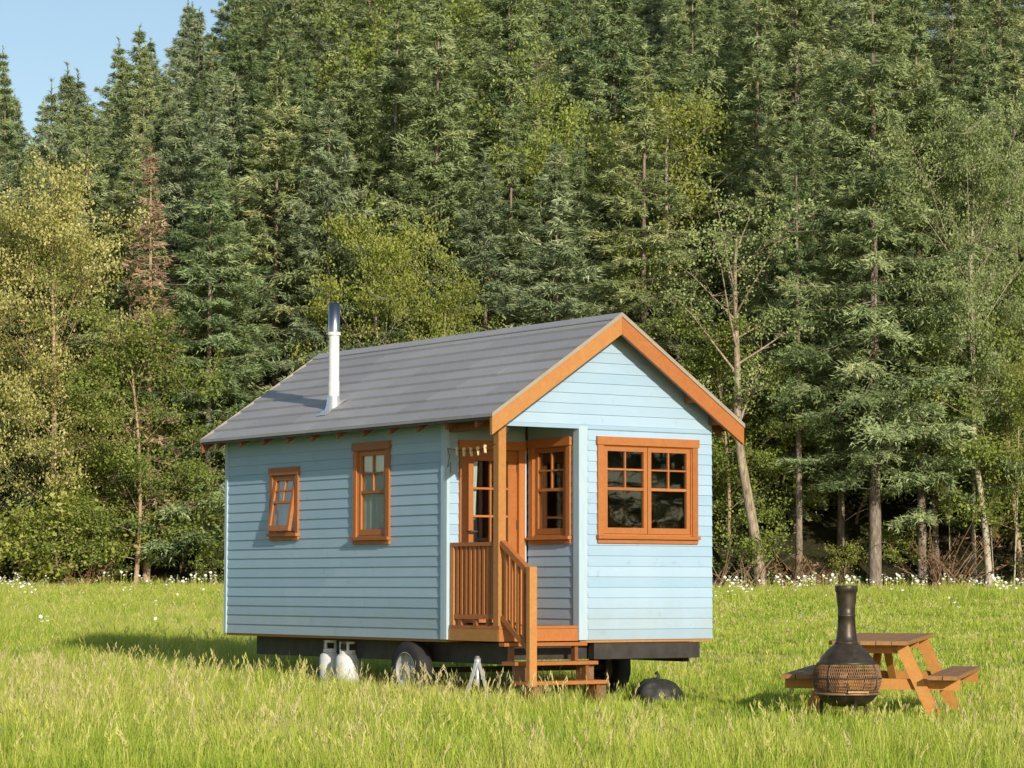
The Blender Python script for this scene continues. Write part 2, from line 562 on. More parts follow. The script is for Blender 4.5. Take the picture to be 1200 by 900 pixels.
board_cache = {}
jr = random.Random(77)
def add_board(parent, FM, u0, u1, z0, z1, zc, u0t=None, u1t=None):
    """one bevelled clapboard; zc = bottom of its course (thick edge)"""
    u0t = u0 if u0t is None else u0t
    u1t = u1 if u1t is None else u1t
    off = lambda z: 0.015 - 0.010 * (z - zc) / CH
    a, b = off(z0), off(z1)
    key = (round(u1 - u0, 3), round(z1 - z0, 3), round(a, 4), round(u0t - u0, 3), round(u1t - u0, 3), tuple(FM[0]))
    if key not in board_cache:
        m = MB(FM.to_3x3().to_4x4())
        w = u1 - u0
        h = z1 - z0
        m.hexa([(0, 0, 0), (w, 0, 0), (w, a, 0), (0, a, 0), (u0t - u0, 0, h), (u1t - u0, 0, h), (u1t - u0, b, h), (u0t - u0, b, h)])
        board_cache[key] = m.mesh('siding_board', M['siding'])
    o = link('siding_board', board_cache[key], parent)
    o.location = FM @ Vector((u0, 0, z0))
    return o

def wall(name, FM, u0, u1, z0, z1, holes, corner=(0.0, 0.0), courses=True, z_course0=0.0, board_u=None):
    m = MB(FM)
    for a, b, c, d in sub_rects(u0, u1, z0, z1, holes):
        m.box(a, b, -TW, 0, c, d)
    o = m.build(name, M['interior'], house)
    if courses:
        bu0, bu1 = board_u or (u0 + corner[0], u1 - corner[1])
        k = math.floor((z0 - z_course0) / CH)
        while z_course0 + k * CH < z1 - 0.005:
            zc = z_course0 + k * CH
            for a, b, c, d in board_rects(bu0, bu1, max(zc, z0), min(zc + CH, z1), holes):
                if d - c > 0.012 and b - a > 0.02:
                    if b - a > 2.2:
                        j = a + (b - a) * jr.uniform(0.25, 0.75)
                        add_board(o, FM, a, j - 0.0015, c, d, zc)
                        add_board(o, FM, j + 0.0015, b, c, d, zc)
                    else:
                        add_board(o, FM, a, b, c, d, zc)
            k += 1
    return o

def bx(name, mat, parent, FM, *boxes):
    m = MB(FM)
    for b in boxes:
        m.box(*b)
    return m.build(name, mat, parent)

def window(FM, u0, u1, z0, z1, sashes, cas=0.07, head=0.085, open_angle=0.0, sky_tone_blind=None, mats=('cedar', 'cedar')):
    """u0..z1 is the outside of the casing; sashes = list of (share of width)"""
    iu0, iu1, iz0, iz1 = u0 + cas, u1 - cas, z0 + 0.085, z1 - head
    wc, ws = M[mats[0]], M[mats[1]]
    win = bx('window', wc, house, FM,
             (iu0 - 0.012, iu0 + 0.012, -0.085, 0.02, iz0, iz1), (iu1 - 0.012, iu1 + 0.012, -0.085, 0.02, iz0, iz1),
             (iu0 + 0.012, iu1 - 0.012, -0.085, 0.02, iz1 - 0.012, iz1 + 0.012), (iu0 + 0.012, iu1 - 0.012, -0.085, 0.02, iz0 - 0.012, iz0 + 0.012))
    bx('head_casing', wc, win, FM, (u0 - 0.014, u1 + 0.014, 0.0, 0.047, z1 - head, z1))
    for a in (u0, u1 - cas + 0.002):
        bx('side_casing', wc, win, FM, (a, a + cas - 0.002, 0.0, 0.036, z0 + 0.082, z1 - head - 0.002))
    bx('sill', wc, win, FM, (u0 - 0.012, u1 + 0.012, 0.0, 0.065, z0 + 0.045, z0 + 0.080))
    bx('apron', wc, win, FM, (u0, u1, 0.0, 0.034, z0, z0 + 0.043))
    n = len(sashes)
    tot = iu1 - iu0 - 0.024
    c = iu0 + 0.012
    for sh in sashes:
        a, b = c + 0.004, c + tot * sh - 0.004
        c += tot * sh
        za, zb = iz0 + 0.016, iz1 - 0.016
        FS = FM
        if open_angle:
            FS = FM @ Matrix.Translation((0, 0.012, zb)) @ Matrix.Rotation(open_angle, 4, 'X') @ Matrix.Translation((0, -0.012, -zb))
        st = 0.046
        yb, yf = -0.028, 0.012
        s = bx('sash', ws, win, FS, (a, a + st, yb, yf, za, zb), (b - st, b, yb, yf, za, zb),
               (a + st, b - st, yb, yf, zb - st, zb), (a + st, b - st, yb, yf, za, za + 0.062))
        g0, g1, h0, h1 = a + st, b - st, za + 0.062, zb - st
        hm = h0 + (h1 - h0) * 0.49
        bx('meeting_rail', ws, win, FS, (g0, g1, yb + 0.004, yf - 0.004, hm, hm + 0.030))
        gm = (g0 + g1) / 2
        zq = (hm + 0.030 + h1) / 2
        bx('muntin', ws, win, FS, (gm - 0.009, gm + 0.009, yb + 0.008, yf - 0.006, hm + 0.030, h1))
        bx('muntin', ws, win, FS, (g0, g1, yb + 0.010, yf - 0.008, zq - 0.009, zq + 0.009))
        for (p0, p1, q0, q1) in ((g0, g1, h0, hm), (g0, gm - 0.009, hm + 0.03, zq - 0.009), (gm + 0.009, g1, hm + 0.03, zq - 0.009),
                                 (g0, gm - 0.009, zq + 0.009, h1), (gm + 0.009, g1, zq + 0.009, h1)):
            bx('pane', M['glass'], win, FS, (p0 - 0.001, p1 + 0.001, -0.014, -0.009, q0 - 0.001, q1 + 0.001))
    if sky_tone_blind:  # pale sheet close behind the panes, standing in for the sky's reflection
        m = MB(FM)
        nb = 14
        vs, fs = [], []
        for i in range(nb + 1):
            u = iu0 + 0.02 + (iu1 - iu0 - 0.04) * i / nb
            y = -0.040 + 0.004 * math.sin(i * 2.1)
            vs += [(u, y, iz0 + 0.02 + (iz1 - iz0) * (1 - sky_tone_blind)), (u, y, iz1 - 0.015)]
        for i in range(nb):
            fs.append((2 * i, 2 * i + 2, 2 * i + 3, 2 * i + 1))
        m.add(vs, fs)
        o = m.build('sky_tone_blind', M['curtain'], win)
        md = o.modifiers.new('thickness', 'SOLIDIFY')
        md.thickness = 0.004
    return win

# openings (outside of casing) in each wall's own u,z
UY = lambda y: L - y
WIN1 = (UY(4.157 * S), UY(3.578 * S), 0.945 * S + 0.01, 1.697 * S)
WIN2 = (UY(2.50 * S), UY(1.830 * S), 0.893 * S, 1.884 * S)
WIN3 = (1.223, 2.537, 0.997, 2.104)
WIN4 = (D - 0.775 * S, D - 0.115 * S, 0.885 * S, 1.872 * S)
DOOR = (0.145, 0.955, DZ, 2.06)
hole = lambda w, c=0.07, t=0.085: (w[0] + c - 0.012, w[1] - c + 0.012, w[2] + 0.075, w[3] - t + 0.012)

# long wall facing the camera: u from 0 (back) to L-D (porch corner)
wl_ = wall('wall', F_LEFT, 0.0, L - D, 0.0, 2.30, [hole(WIN1), hole(WIN2)], board_u=(0.055, L - D - 0.085))
bx('corner_board', M['trim'], wl_, F_LEFT, (0.0, 0.053, 0.0, 0.027, 0.0, 2.30))
bx('corner_board', M['trim'], wl_, F_LEFT, (L - D - 0.083, L - D - 0.001, 0.0, 0.027, 0.0, 2.30))
window(F_LEFT, *WIN1, [1.0], cas=0.066, open_angle=R(9), sky_tone_blind=1.0)
window(F_LEFT, *WIN2, [1.0], cas=0.075, sky_tone_blind=1.0)

# front gable: right part below, full triangle above the porch opening
zt = 2.30
wf = wall('wall', F_FRONT, WP, W, 0.0, HT, [hole(WIN3)], board_u=(WP + 0.10, W - 0.004))
bx('corner_board', M['trim'], wf, F_FRONT, (WP - 0.024, WP + 0.085, 0.0, 0.028, 0.0, HT - 0.002))
mg = MB(F_FRONT)
und = 0.055
gtop = lambda x: roof_top(x) - und - 0.004
mg.add([(0, 0, HT), (W, 0, HT), (W, 0, gtop(W)), (W / 2, 0, gtop(W / 2)), (0, 0, gtop(0)),
        (0, -TW, HT), (W, -TW, HT), (W, -TW, gtop(W)), (W / 2, -TW, gtop(W / 2)), (0, -TW, gtop(0))],
       [(0, 1, 2, 3, 4), (9, 8, 7, 6, 5), (0, 5, 6, 1), (1, 6, 7, 2), (2, 7, 8, 3), (3, 8, 9, 4), (4, 9, 5, 0)])
wg = mg.build('gable_wall', M['interior'], house)
k = 20
z = HT + 0.014
bx('header_board', M['siding'], wg, F_FRONT, (0.0, W - 0.004, 0.0, 0.022, HT - 0.03, HT + 0.012))
for i in range(14):
    z0 = z + i * CH
    z1 = z0 + CH
    xl = lambda zz: max(0.0, (zz + und - HE) / SL - E)
    x0, x0t = xl(z0), xl(z1)
    if x0 > W / 2 - 0.04:
        break
    if x0t > W / 2 - 0.02:
        x0t = W / 2 - 0.02
    add_board(wg, F_FRONT, x0, W - max(x0, 0.004), z0, z1, z0, x0t, W - max(x0t, 0.004))
window(F_FRONT, *WIN3, [0.5, 0.5], cas=0.075, head=0.085, sky_tone_blind=None)

# porch walls
wd = wall('wall', F_DOOR, 0.0, WP, 0.0, 2.36, [(DOOR[0], DOOR[1], 0.0, DOOR[3])], board_u=(0.0, DOOR[0] - 0.005))
for i in range(3):
    z0 = DOOR[3] + 0.012 + i * CH
    add_board(wd, F_DOOR, DOOR[0] - 0.004, WP - 0.03, z0, min(z0 + CH, 2.36), z0)
bx('corner_board', M['trim'], wd, F_DOOR, (-0.026, 0.012, 0.0, 0.030, 0.0, 2.30))
bx('corner_board', M['trim'], wd, F_DOOR, (DOOR[1] + 0.006, WP - 0.026, 0.0, 0.026, DZ + 0.002, 2.09))
wsid = wall('wall', F_SIDE, 0.028, D, 0.0, HT + 0.12, [hole(WIN4)], board_u=(0.030, D - 0.075))
bx('corner_board', M['trim'], wsid, F_SIDE, (D - 0.073, D + 0.026, 0.0, 0.026, 0.0, HT - 0.034))
window(F_SIDE, *WIN4, [1.0], cas=0.07, sky_tone_blind=None)

# far walls (never facing the camera, still walls) and the interior
wall('wall', F_RIGHT, 0.002, L - 0.002, 0.0, 2.30, [], board_u=(0.002, L - 0.002))
wb = wall('wall', F_BACK, 0.0, W, 0.0, 2.30, [], board_u=(0.0, W))
mg = MB(F_BACK)
mg.add([(0, 0, 2.302), (W, 0, 2.302), (W, 0, gtop(W)), (W / 2, 0, gtop(W / 2)), (0, 0, gtop(0)),
        (0, -TW, 2.302), (W, -TW, 2.302), (W, -TW, gtop(W)), (W / 2, -TW, gtop(W / 2)), (0, -TW, gtop(0))],
       [(0, 1, 2, 3, 4), (9, 8, 7, 6, 5), (0, 5, 6, 1), (1, 6, 7, 2), (2, 7, 8, 3), (3, 8, 9, 4), (4, 9, 5, 0)])
mg.build('gable_wall', M['siding'], house)
bx('floor', M['interior'], house, Matrix.Identity(4), (TW, W - TW, D + TW, L - TW, 0.04, 0.16), (WP + TW, W - TW, TW, D + TW, 0.04, 0.16))
bx('floor_plate', M['cedar_light'], house, Matrix.Identity(4), (0.01, W - 0.01, D + 0.01, L - 0.01, -0.028, -0.002), (WP + 0.01, W - 0.01, 0.0, D, -0.028, -0.002))

# door with glazed lights
dr = bx('door', M['cedar'], house, F_DOOR,
        (DOOR[0] + 0.075, DOOR[0] + 0.185, -0.045, -0.005, DZ + 0.02, 1.975), (DOOR[1] - 0.185, DOOR[1] - 0.075, -0.045, -0.005, DZ + 0.02, 1.975),
        (DOOR[0] + 0.185, DOOR[1] - 0.185, -0.045, -0.005, 1.865, 1.975), (DOOR[0] + 0.185, DOOR[1] - 0.185, -0.045, -0.005, DZ + 0.02, DZ + 0.26))
bx('door_casing', M['cedar'], dr, F_DOOR, (DOOR[0] - 0.01, DOOR[0] + 0.072, -0.05, 0.036, DZ, DOOR[3] - 0.082))
bx('door_casing', M['cedar'], dr, F_DOOR, (DOOR[1] - 0.072, DOOR[1] + 0.004, -0.05, 0.036, DZ, DOOR[3] - 0.082))
bx('head_casing', M['cedar'], dr, F_DOOR, (DOOR[0] - 0.022, DOOR[1] + 0.014, -0.05, 0.048, DOOR[3] - 0.080, DOOR[3] + 0.012))
gz0, gz1 = DZ + 0.26, 1.865
gx0, gx1 = DOOR[0] + 0.185, DOOR[1] - 0.185
for i in range(1, 5):
    zz = gz0 + (gz1 - gz0) * i / 5
    bx('muntin', M['cedar'], dr, F_DOOR, (gx0, gx1, -0.038, -0.010, zz - 0.011, zz + 0.011))
for i in range(5):
    a, b = gz0 + (gz1 - gz0) * i / 5 + 0.010, gz0 + (gz1 - gz0) * (i + 1) / 5 - 0.010
    for q in range(2):
        gm = (gx0 + gx1) / 2
        bx('pane', M['glass'], dr, F_DOOR, ((gx0 - .002, gm - 0.008) if q == 0 else (gm + 0.008, gx1 + .002)) + (-0.027, -0.021, a, b))
bx('muntin', M['cedar'], dr, F_DOOR, ((gx0 + gx1) / 2 - 0.009, (gx0 + gx1) / 2 + 0.009, -0.040, -0.008, gz0, gz1))
for zz in (0.45, 1.15, 1.75):
    bx('hinge', M['frame'], dr, F_DOOR, (DOOR[1] - 0.082, DOOR[1] - 0.070, -0.012, 0.002, zz, zz + 0.10))
m = MB(F_DOOR)
m.tube([(DOOR[0] + 0.11, -0.005, 1.12), (DOOR[0] + 0.11, 0.045, 1.12), (DOOR[0] + 0.20, 0.05, 1.12)], 0.010, 8)
m.build('door_handle', M['frame'], dr)
# curtain strip behind the door glass
m = MB(F_DOOR)
vs, fs = [], []
for i in range(9):
    u = gx0 + 0.0 + 0.09 * i / 8
    vs += [(u - 0.03 * (1 if i > 4 else 0), -0.075 + 0.012 * math.sin(i * 1.9), 1.25), (u, -0.075 + 0.012 * math.sin(i * 1.9), 1.86)]
fs = [(2 * i, 2 * i + 2, 2 * i + 3, 2 * i + 1) for i in range(8)]
m.add(vs, fs)
cu = m.build('door_curtain', M['curtain'], dr)
cu.modifiers.new('thickness', 'SOLIDIFY').thickness = 0.004

# roof: deck, courses of shingle panels, rafters, rake boards
ID = Matrix.Identity(4)
def slope_box(mb, side, y0, y1, s0, s1, t0, t1, t0b=None, t1b=None):
    """box on a roof slope; s = horizontal distance in from the eave edge, t = height offset from the roof surface (vertical)"""
    t0b = t0 if t0b is None else t0b
    t1b = t1 if t1b is None else t1b
    X = (lambda s: -E + s) if side < 0 else (lambda s: W + E - s)
    Z = lambda s: HE + s * SL
    vs = [(X(s0), y0, Z(s0) + t0), (X(s1), y0, Z(s1) + t0b), (X(s1), y1, Z(s1) + t0b), (X(s0), y1, Z(s0) + t0),
          (X(s0), y0, Z(s0) + t1), (X(s1), y0, Z(s1) + t1b), (X(s1), y1, Z(s1) + t1b), (X(s0), y1, Z(s0) + t1)]
    mb.hexa(vs)
HALF = W / 2 + E
m = MB()
for sd in (-1, 1):
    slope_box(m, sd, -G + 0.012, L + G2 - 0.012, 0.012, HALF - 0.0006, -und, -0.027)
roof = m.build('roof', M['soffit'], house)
NC = 9
for sd in (-1, 1):
    for i in range(NC):
        s0, s1 = HALF * i / NC - 0.006, HALF * (i + 1) / NC
        ya, ye, off_ = -G + 0.004, L + G2 - 0.004, (0.0, 0.55, 0.27)[i % 3]
        cuts = [ya] + [c for c in np.arange(ya + 0.75 + off_ * 1.1 - 0.4, ye - 0.2, 1.12)] + [ye]
        for c0, c1 in zip(cuts, cuts[1:]):
            m = MB()
            dt = jr.uniform(-0.0012, 0.0012)
            slope_box(m, sd, c0 + 0.001, c1 - 0.001, s0, min(s1 + 0.01, HALF - 0.001), -0.026, dt + 0.008, -0.0262, -0.0205)
            m.build('shingle_panel', M['roof'], roof)
m = MB()
for sd in (-1, 1):
    slope_box(m, sd, -G - 0.008, L + G2 + 0.008, HALF - 0.10, HALF - 0.0012, 0.0005, 0.012)
m.build('ridge_cap', M['roof'], roof)
for sd in (-1, 1):
    for ya, yb_ in ((-G - 0.012, -G + 0.003), (L + G2 - 0.003, L + G2 + 0.012)):
        m = MB()
        slope_box(m, sd, ya, yb_, -0.006, HALF - 0.0005, -0.034, 0.010)
        m.build('edge_flashing', M['flashing'], roof)
for sd in (-1, 1):
    m = MB()
    slope_box(m, sd, -G, -G + 0.04, 0.0, HALF - 0.0006, -0.215, -0.035)
    m.build('rake_board', M['cedar'] if sd > 0 else M['cedar_light'], roof)
    m = MB()
    slope_box(m, sd, L + G2 - 0.04, L + G2 - 0.004, 0.0, HALF - 0.0006, -0.16, -0.046)
    m.build('rake_board', M['cedar_dark'], roof)
    m = MB()
    slope_box(m, sd, -G + 0.045, L + G2 - 0.045, 0.0, 0.010, -und - 0.004, -0.029)
    m.build('eave_edge', M['frame'], roof)
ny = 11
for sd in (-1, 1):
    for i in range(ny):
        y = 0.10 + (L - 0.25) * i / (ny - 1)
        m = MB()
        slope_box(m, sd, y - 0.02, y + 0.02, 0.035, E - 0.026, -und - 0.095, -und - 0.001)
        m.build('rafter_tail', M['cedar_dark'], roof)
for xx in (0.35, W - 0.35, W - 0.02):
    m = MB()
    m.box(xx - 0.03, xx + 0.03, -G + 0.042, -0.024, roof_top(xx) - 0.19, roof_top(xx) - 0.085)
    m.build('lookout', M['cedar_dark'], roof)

# stove pipe
cxh, cyh = 0.167 * S, 3.208 * S
zb_ = roof_top(cxh)
fl = MB()
fl.lathe([(0.064, -0.03), (0.064, 0.28), (0.060, 0.285), (0.060, 0.80)], 20, (cxh, cyh, zb_))
pipe = fl.build('stove_pipe', M['white_metal'], house)
m = MB()
m.lathe([(0.075, 0.80), (0.075, 0.835), (0.061, 0.836), (0.061, 0.80), (0.075, 0.80)], 20, (cxh, cyh, zb_))
m.build('collar_band', M['white_metal'], pipe)
m = MB()
m.lathe([(0.066, 0.837), (0.066, 1.165), (0.0, 1.170)], 20, (cxh, cyh, zb_))
m.build('flue_cap', M['flue_cap'], pipe)
m = MB()
m.lathe([(0.068, 0.11), (0.082, 0.02), (0.115, -0.10)], 20, (cxh, cyh, zb_))
vs = [(cxh - 0.17, cyh - 0.10, roof_top(cxh - 0.17) + 0.004), (cxh + 0.10, cyh - 0.10, roof_top(cxh + 0.10) + 0.004),
      (cxh + 0.10, cyh + 0.10, roof_top(cxh + 0.10) + 0.004), (cxh - 0.17, cyh + 0.10, roof_top(cxh - 0.17) + 0.004)]
m.hexa([(a, b, c) for a, b, c in vs] + [(a, b, c + 0.004) for a, b, c in vs])
m.build('flashing', M['flue'], pipe)

# porch: deck, skirt, ceiling, post, beam
deck = bx('porch_deck', M['cedar'], house, ID, (0.012, WP - 0.03, 0.014, D - 0.03, 0.0, 0.118))
for i in range(7):
    a = 0.004 + (D - 0.04) * i / 7
    bx('deck_board', M['cedar'], deck, ID, (0.0, WP - 0.028, a - (0.02 if i == 0 else 0), a + (D - 0.04) / 7 - 0.006, 0.120, DZ - 0.002))
bx('skirt_board', M['cedar_light'], deck, ID, (-0.004, 0.010, 0.0, D - 0.034, -0.006, 0.117))
bx('skirt_board', M['cedar'], deck, ID, (0.0, WP - 0.03, -0.016, 0.012, -0.006, 0.117))
bx('porch_ceiling', M['soffit'], house, ID, (0.09, WP - 0.03, 0.002, D - 0.03, 2.235, 2.252))
bx('porch_beam', M['cedar_dark'], house, ID, (0.0, 0.085, 0.10, D, 2.15, 2.255))  # darker wood than the other trim, painting in the shade below the eave
post = bx('porch_post', M['cedar_light'], house, ID, (0.0, 0.092, 0.0, 0.092, DZ, HT - 0.032))

rail = bx('railing', M['cedar'], house, ID, (0.012, 0.080, 0.094, D - 0.034, 0.960, 1.000))
bx('bottom_rail', M['cedar'], rail, ID, (0.024, 0.068, 0.094, D - 0.034, 0.215, 0.262))
bx('end_post', M['cedar_light'], rail, ID, (0.016, 0.076, D - 0.096, D - 0.036, DZ, 0.957))
for i in range(9):
    y = 0.155 + (D - 0.30) * i / 8
    bx('baluster', M['cedar'], rail, ID, (0.028, 0.064, y - 0.018, y + 0.018, 0.263, 0.959))
for i in (0.25, 0.5, 0.8):
    bx('rail_block', M['cedar_dark'], rail, ID, (0.03, 0.062, D * i - 0.03, D * i + 0.03, DZ, 0.214))

# porch steps: treads, stringers, newel, hand rail
TZ = [-0.018, -0.205, -0.395]
TY = [-0.115, -0.305, -0.490]
steps = empty('porch_steps', (0, 0, 0), 0, house)
for i, (tz, ty) in enumerate(zip(TZ, TY)):
    bx('tread', M['cedar'], steps, ID, (-0.004 + 0.0005 * i, WP + 0.015, ty, ty + 0.235 if i else -0.018, tz - 0.036, tz))
ground_front = -0.66
for xx in (0.10, WP - 0.12):
    m = MB()
    for (tz, ty) in zip(TZ, TY):
        m.box(xx, xx + 0.04, ty + 0.03, ty + 0.20 if tz < -0.1 else -0.02, tz - 0.19, tz - 0.038)
    m.build('stringer', M['cedar_dark'], steps)
    for ty, zt_ in ((TY[2], TZ[2]), (TY[1] + 0.03, TZ[1])):
        bx('step_leg', M['grey_wood'], steps, ID, (xx + 0.042, xx + 0.13, ty + 0.04, ty + 0.12, -0.76, zt_ - 0.038))
bx('newel_post', M['cedar_light'], steps, ID, (0.0, 0.088, -0.555, -0.495, -0.44, 0.745))
m = MB()
m.bar((0.044, -0.012, 0.985), (0.044, -0.50, 0.685), 0.06, 0.06)
m.build('hand_rail', M['cedar'], steps)
m = MB()
m.bar((0.044, -0.012, 0.235), (0.044, -0.50, -0.085), 0.04, 0.055)
m.build('bottom_rail', M['cedar'], steps)
for i in range(4):
    y = -0.085 - 0.105 * i
    t = (-y - 0.012) / 0.488
    bx('baluster', M['cedar'], steps, ID, (0.028, 0.060, y - 0.017, y + 0.017, 0.25 - 0.32 * t, 0.965 - 0.30 * t))

# ceiling light on the porch
m = MB()
m.lathe([(0.0, -0.115), (0.045, -0.105), (0.068, -0.06), (0.06, -0.02), (0.075, -0.016), (0.075, 0.0)], 16, (0.42, 0.55, 2.234))
m.build('porch_lamp', M['lamp'], house)

# trailer frame and wheels
tf = bx('trailer_frame', M['frame'], house, ID, (0.20, 0.28, 0.14, L - 0.40, -0.245, -0.031), (W - 0.28, W - 0.20, 0.14, L - 0.40, -0.245, -0.031))
for i in range(7):
    y = 0.16 + (L - 0.70) * i / 6
    bx('cross_member', M['frame'], tf, ID, (0.282, W - 0.282, y, y + 0.06, -0.20, -0.035))
bx('end_member', M['frame'], tf, ID, (WP + 0.2, W - 0.15, 0.02, 0.12, -0.20, -0.035))
def wheel(x, y, z, out):
    m = MB(Matrix.Translation((x, y, z)) @ Matrix.Rotation(math.pi / 2 * out, 4, 'Y'))
    m.lathe([(0.18, -0.09), (0.27, -0.095), (0.305, -0.07), (0.312, 0.0), (0.305, 0.07), (0.27, 0.095), (0.18, 0.09)], 28)
    t = m.build('wheel', M['rubber'], house)
    m = MB(Matrix.Translation((x, y, z)) @ Matrix.Rotation(math.pi / 2 * out, 4, 'Y'))
    m.lathe([(0.182, 0.088), (0.196, 0.094), (0.185, 0.082), (0.165, 0.05), (0.10, 0.035), (0.06, 0.075), (0.0, 0.08)], 28)
    for k_ in range(5):
        a = k_ * 2 * math.pi / 5
        m.tube([(0.08 * math.cos(a), 0.08 * math.sin(a), 0.03), (0.08 * math.cos(a), 0.08 * math.sin(a), 0.075)], 0.011, 6)
    m.build('rim', M['rim'], t)
for yy in (1.70,):
    wheel(0.05, yy, -0.34, -1)
    wheel(W - 0.10, yy, -0.34, 1)
bx('axle', M['frame'], house, ID, (0.2, W - 0.2, 1.67, 1.73, -0.37, -0.31))

HM = Matrix.Translation(house.location) @ Matrix.Rotation(TH, 4, 'Z')
def on_ground(hx, hy):
    p = HM @ Vector((hx, hy, 0))
    return Vector((p.x, p.y, gz(p.x, p.y)))

# ------------------------------------------------------------------ things round the house
def gas_cylinder(hx, hy, label, blue, rz):
    p = on_ground(hx, hy)
    p.z += 0.02
    t = empty('gas_cylinder', p, rz)
    t.scale = (0.92, 0.92, 0.92)
    tag(t, label, 'gas cylinder', 'gas cylinders under the cabin')
    m = MB()
    m.lathe([(0.0, 0.045), (0.10, 0.05), (0.145, 0.085), (0.152, 0.14), (0.152, 0.33), (0.142, 0.385), (0.10, 0.42), (0.0, 0.432)], 24)
    m.build('tank', M['white_metal'], t)
    m = MB()
    m.lathe([(0.115, 0.0), (0.115, 0.075), (0.108, 0.075), (0.108, 0.0)], 20)
    m.build('foot_ring', M['white_metal'], t)
    m = MB()
    n = 20
    for k_ in range(n):
        a, b = 2 * math.pi * k_ / n, 2 * math.pi * (k_ + 1) / n
        tall = k_ % 10 not in (0, 1, 2)
        z0, z1 = (0.41, 0.56) if tall else (0.41, 0.45)
        for zz0, zz1 in ([(z0, z0 + 0.05), (z1 - 0.03, z1)] if tall and k_ % 10 in (4, 5, 6) else [(z0, z1)]):
            r0, r1 = 0.100, 0.106
            m.hexa([(r * math.cos(g), r * math.sin(g), zz) for zz in (zz0, zz1) for r, g in ((r0, a), (r1, a), (r1, b), (r0, b))])
    m.build('collar', M['white_metal'], t)
    m = MB()
    m.tube([(0, 0, 0.43), (0, 0, 0.50)], 0.018, 8)
    m.tube([(0, 0, 0.50), (0, 0, 0.52)], 0.034, 10)
    m.build('valve', M['frame'], t)
    if blue:
        m = MB()
        n = 10
        vs, fs = [], []
        for k_ in range(n + 1):
            a = R(150) + R(70) * k_ / n
            vs += [(0.1535 * math.cos(a), 0.1535 * math.sin(a), 0.13), (0.1535 * math.cos(a), 0.1535 * math.sin(a), 0.34)]
        m.add(vs, [(2 * k_, 2 * k_ + 2, 2 * k_ + 3, 2 * k_ + 1) for k_ in range(n)], True)
        o = m.build('label_band', M['blue_paint'], t)
        o.modifiers.new('thickness', 'SOLIDIFY').thickness = 0.002
gas_cylinder(0.20, 3.62, 'white gas cylinder with blue label, left of the two under the cabin', True, -0.3)
gas_cylinder(0.16, 3.20, 'plain white gas cylinder with tall collar, nearer the trailer wheel', False, 0.5)

p = on_ground(-0.05, 0.30)
js = empty('jack_stand', p, 0.4)
tag(js, 'silver metal tripod jack stand in the grass below the porch railing', 'jack stand')
m = MB()
m.tube([(0, 0, 0.20), (0, 0, 0.50)], 0.022, 10)
m.build('post', M['alu'], js)
m = MB()
m.tube([(0, 0, 0.44), (0, 0, 0.48)], 0.034, 10)
m.build('collar', M['alu'], js)
for k_ in range(4):
    a = k_ * math.pi / 2 + 0.4
    m = MB()
    m.bar((0.02 * math.cos(a), 0.02 * math.sin(a), 0.44), (0.19 * math.cos(a), 0.19 * math.sin(a), 0.0), 0.035, 0.012)
    m.build('leg', M['alu'], js)

# black bundled sheet on the grass
p = HM @ Vector((1.80, -0.28, 0))
p.z = gz(p.x, p.y)
m = MB()
n, rings = 40, 16
vs = []
for j in range(rings):
    t = j / (rings - 1)
    for i in range(n):
        a = 2 * math.pi * i / n
        r = (math.cos(t * math.pi / 2) ** 0.85)
        q = Vector((math.cos(a) * 1.6, math.sin(a) * 1.6, t * 2.0))
        wob = 1 + 0.22 * mnoise.noise(q * 1.7) + 0.10 * mnoise.noise(q * 4.0) + 0.07 * math.sin(a * 9 + 4 * mnoise.noise(q * 2)) * (0.4 + t)
        vs.append((0.27 * r * math.cos(a) * wob, 0.20 * r * math.sin(a) * wob, -0.03 + 0.27 * math.sin(t * math.pi / 2) * (1 + 0.12 * mnoise.noise(q * 2.3))))
fs = [(j * n + i, j * n + (i + 1) % n, (j + 1) * n + (i + 1) % n, (j + 1) * n + i) for j in range(rings - 1) for i in range(n)]
m.add(vs, fs, True)
bag = m.build('plastic_bundle', M['black_plastic'])
bag.location = p
bag.rotation_euler = (0, 0, 0.35)
tag(bag, 'crumpled black plastic bundle tied at the top beside the porch steps', 'bag')
m = MB()
m.tube([(-0.0, 0, 0.22), (0.01, 0, 0.28), (-0.015, 0.01, 0.31)], [0.03, 0.014, 0.022], 8)
m.build('knot', M['black_plastic'], bag)

# line with clothes pegs across the porch opening (long side)
ca, cb = HM @ Vector((-0.03, D - 0.05, 1.98)), HM @ Vector((0.0, 0.05, 1.99))
line_pts = [ca.lerp(cb, i / 12) - Vector((0, 0, 0.05 * math.sin(math.pi * i / 12))) for i in range(13)]
m = MB()
m.tube(line_pts, 0.004, 5)
cl = m.build('clothes_line', M['cord'])
tag(cl, 'thin line strung from the porch post to the cabin corner', 'line')
m = MB()
m.tube([ca, ca + Vector((0.02, -0.01, -0.09)), ca + Vector((0.0, 0, -0.20)), ca + Vector((0.035, -0.02, -0.15)), ca + Vector((0.03, 0, -0.26))], 0.004, 5)
m.build('loose_end', M['cord'], cl)
PEGL = ['leftmost pale clothes peg on the porch line', 'second pale clothes peg from the left on the porch line', 'middle pale clothes peg of five on the porch line',
        'fourth pale clothes peg from the left on the porch line', 'rightmost pale clothes peg on the porch line, nearest the post']
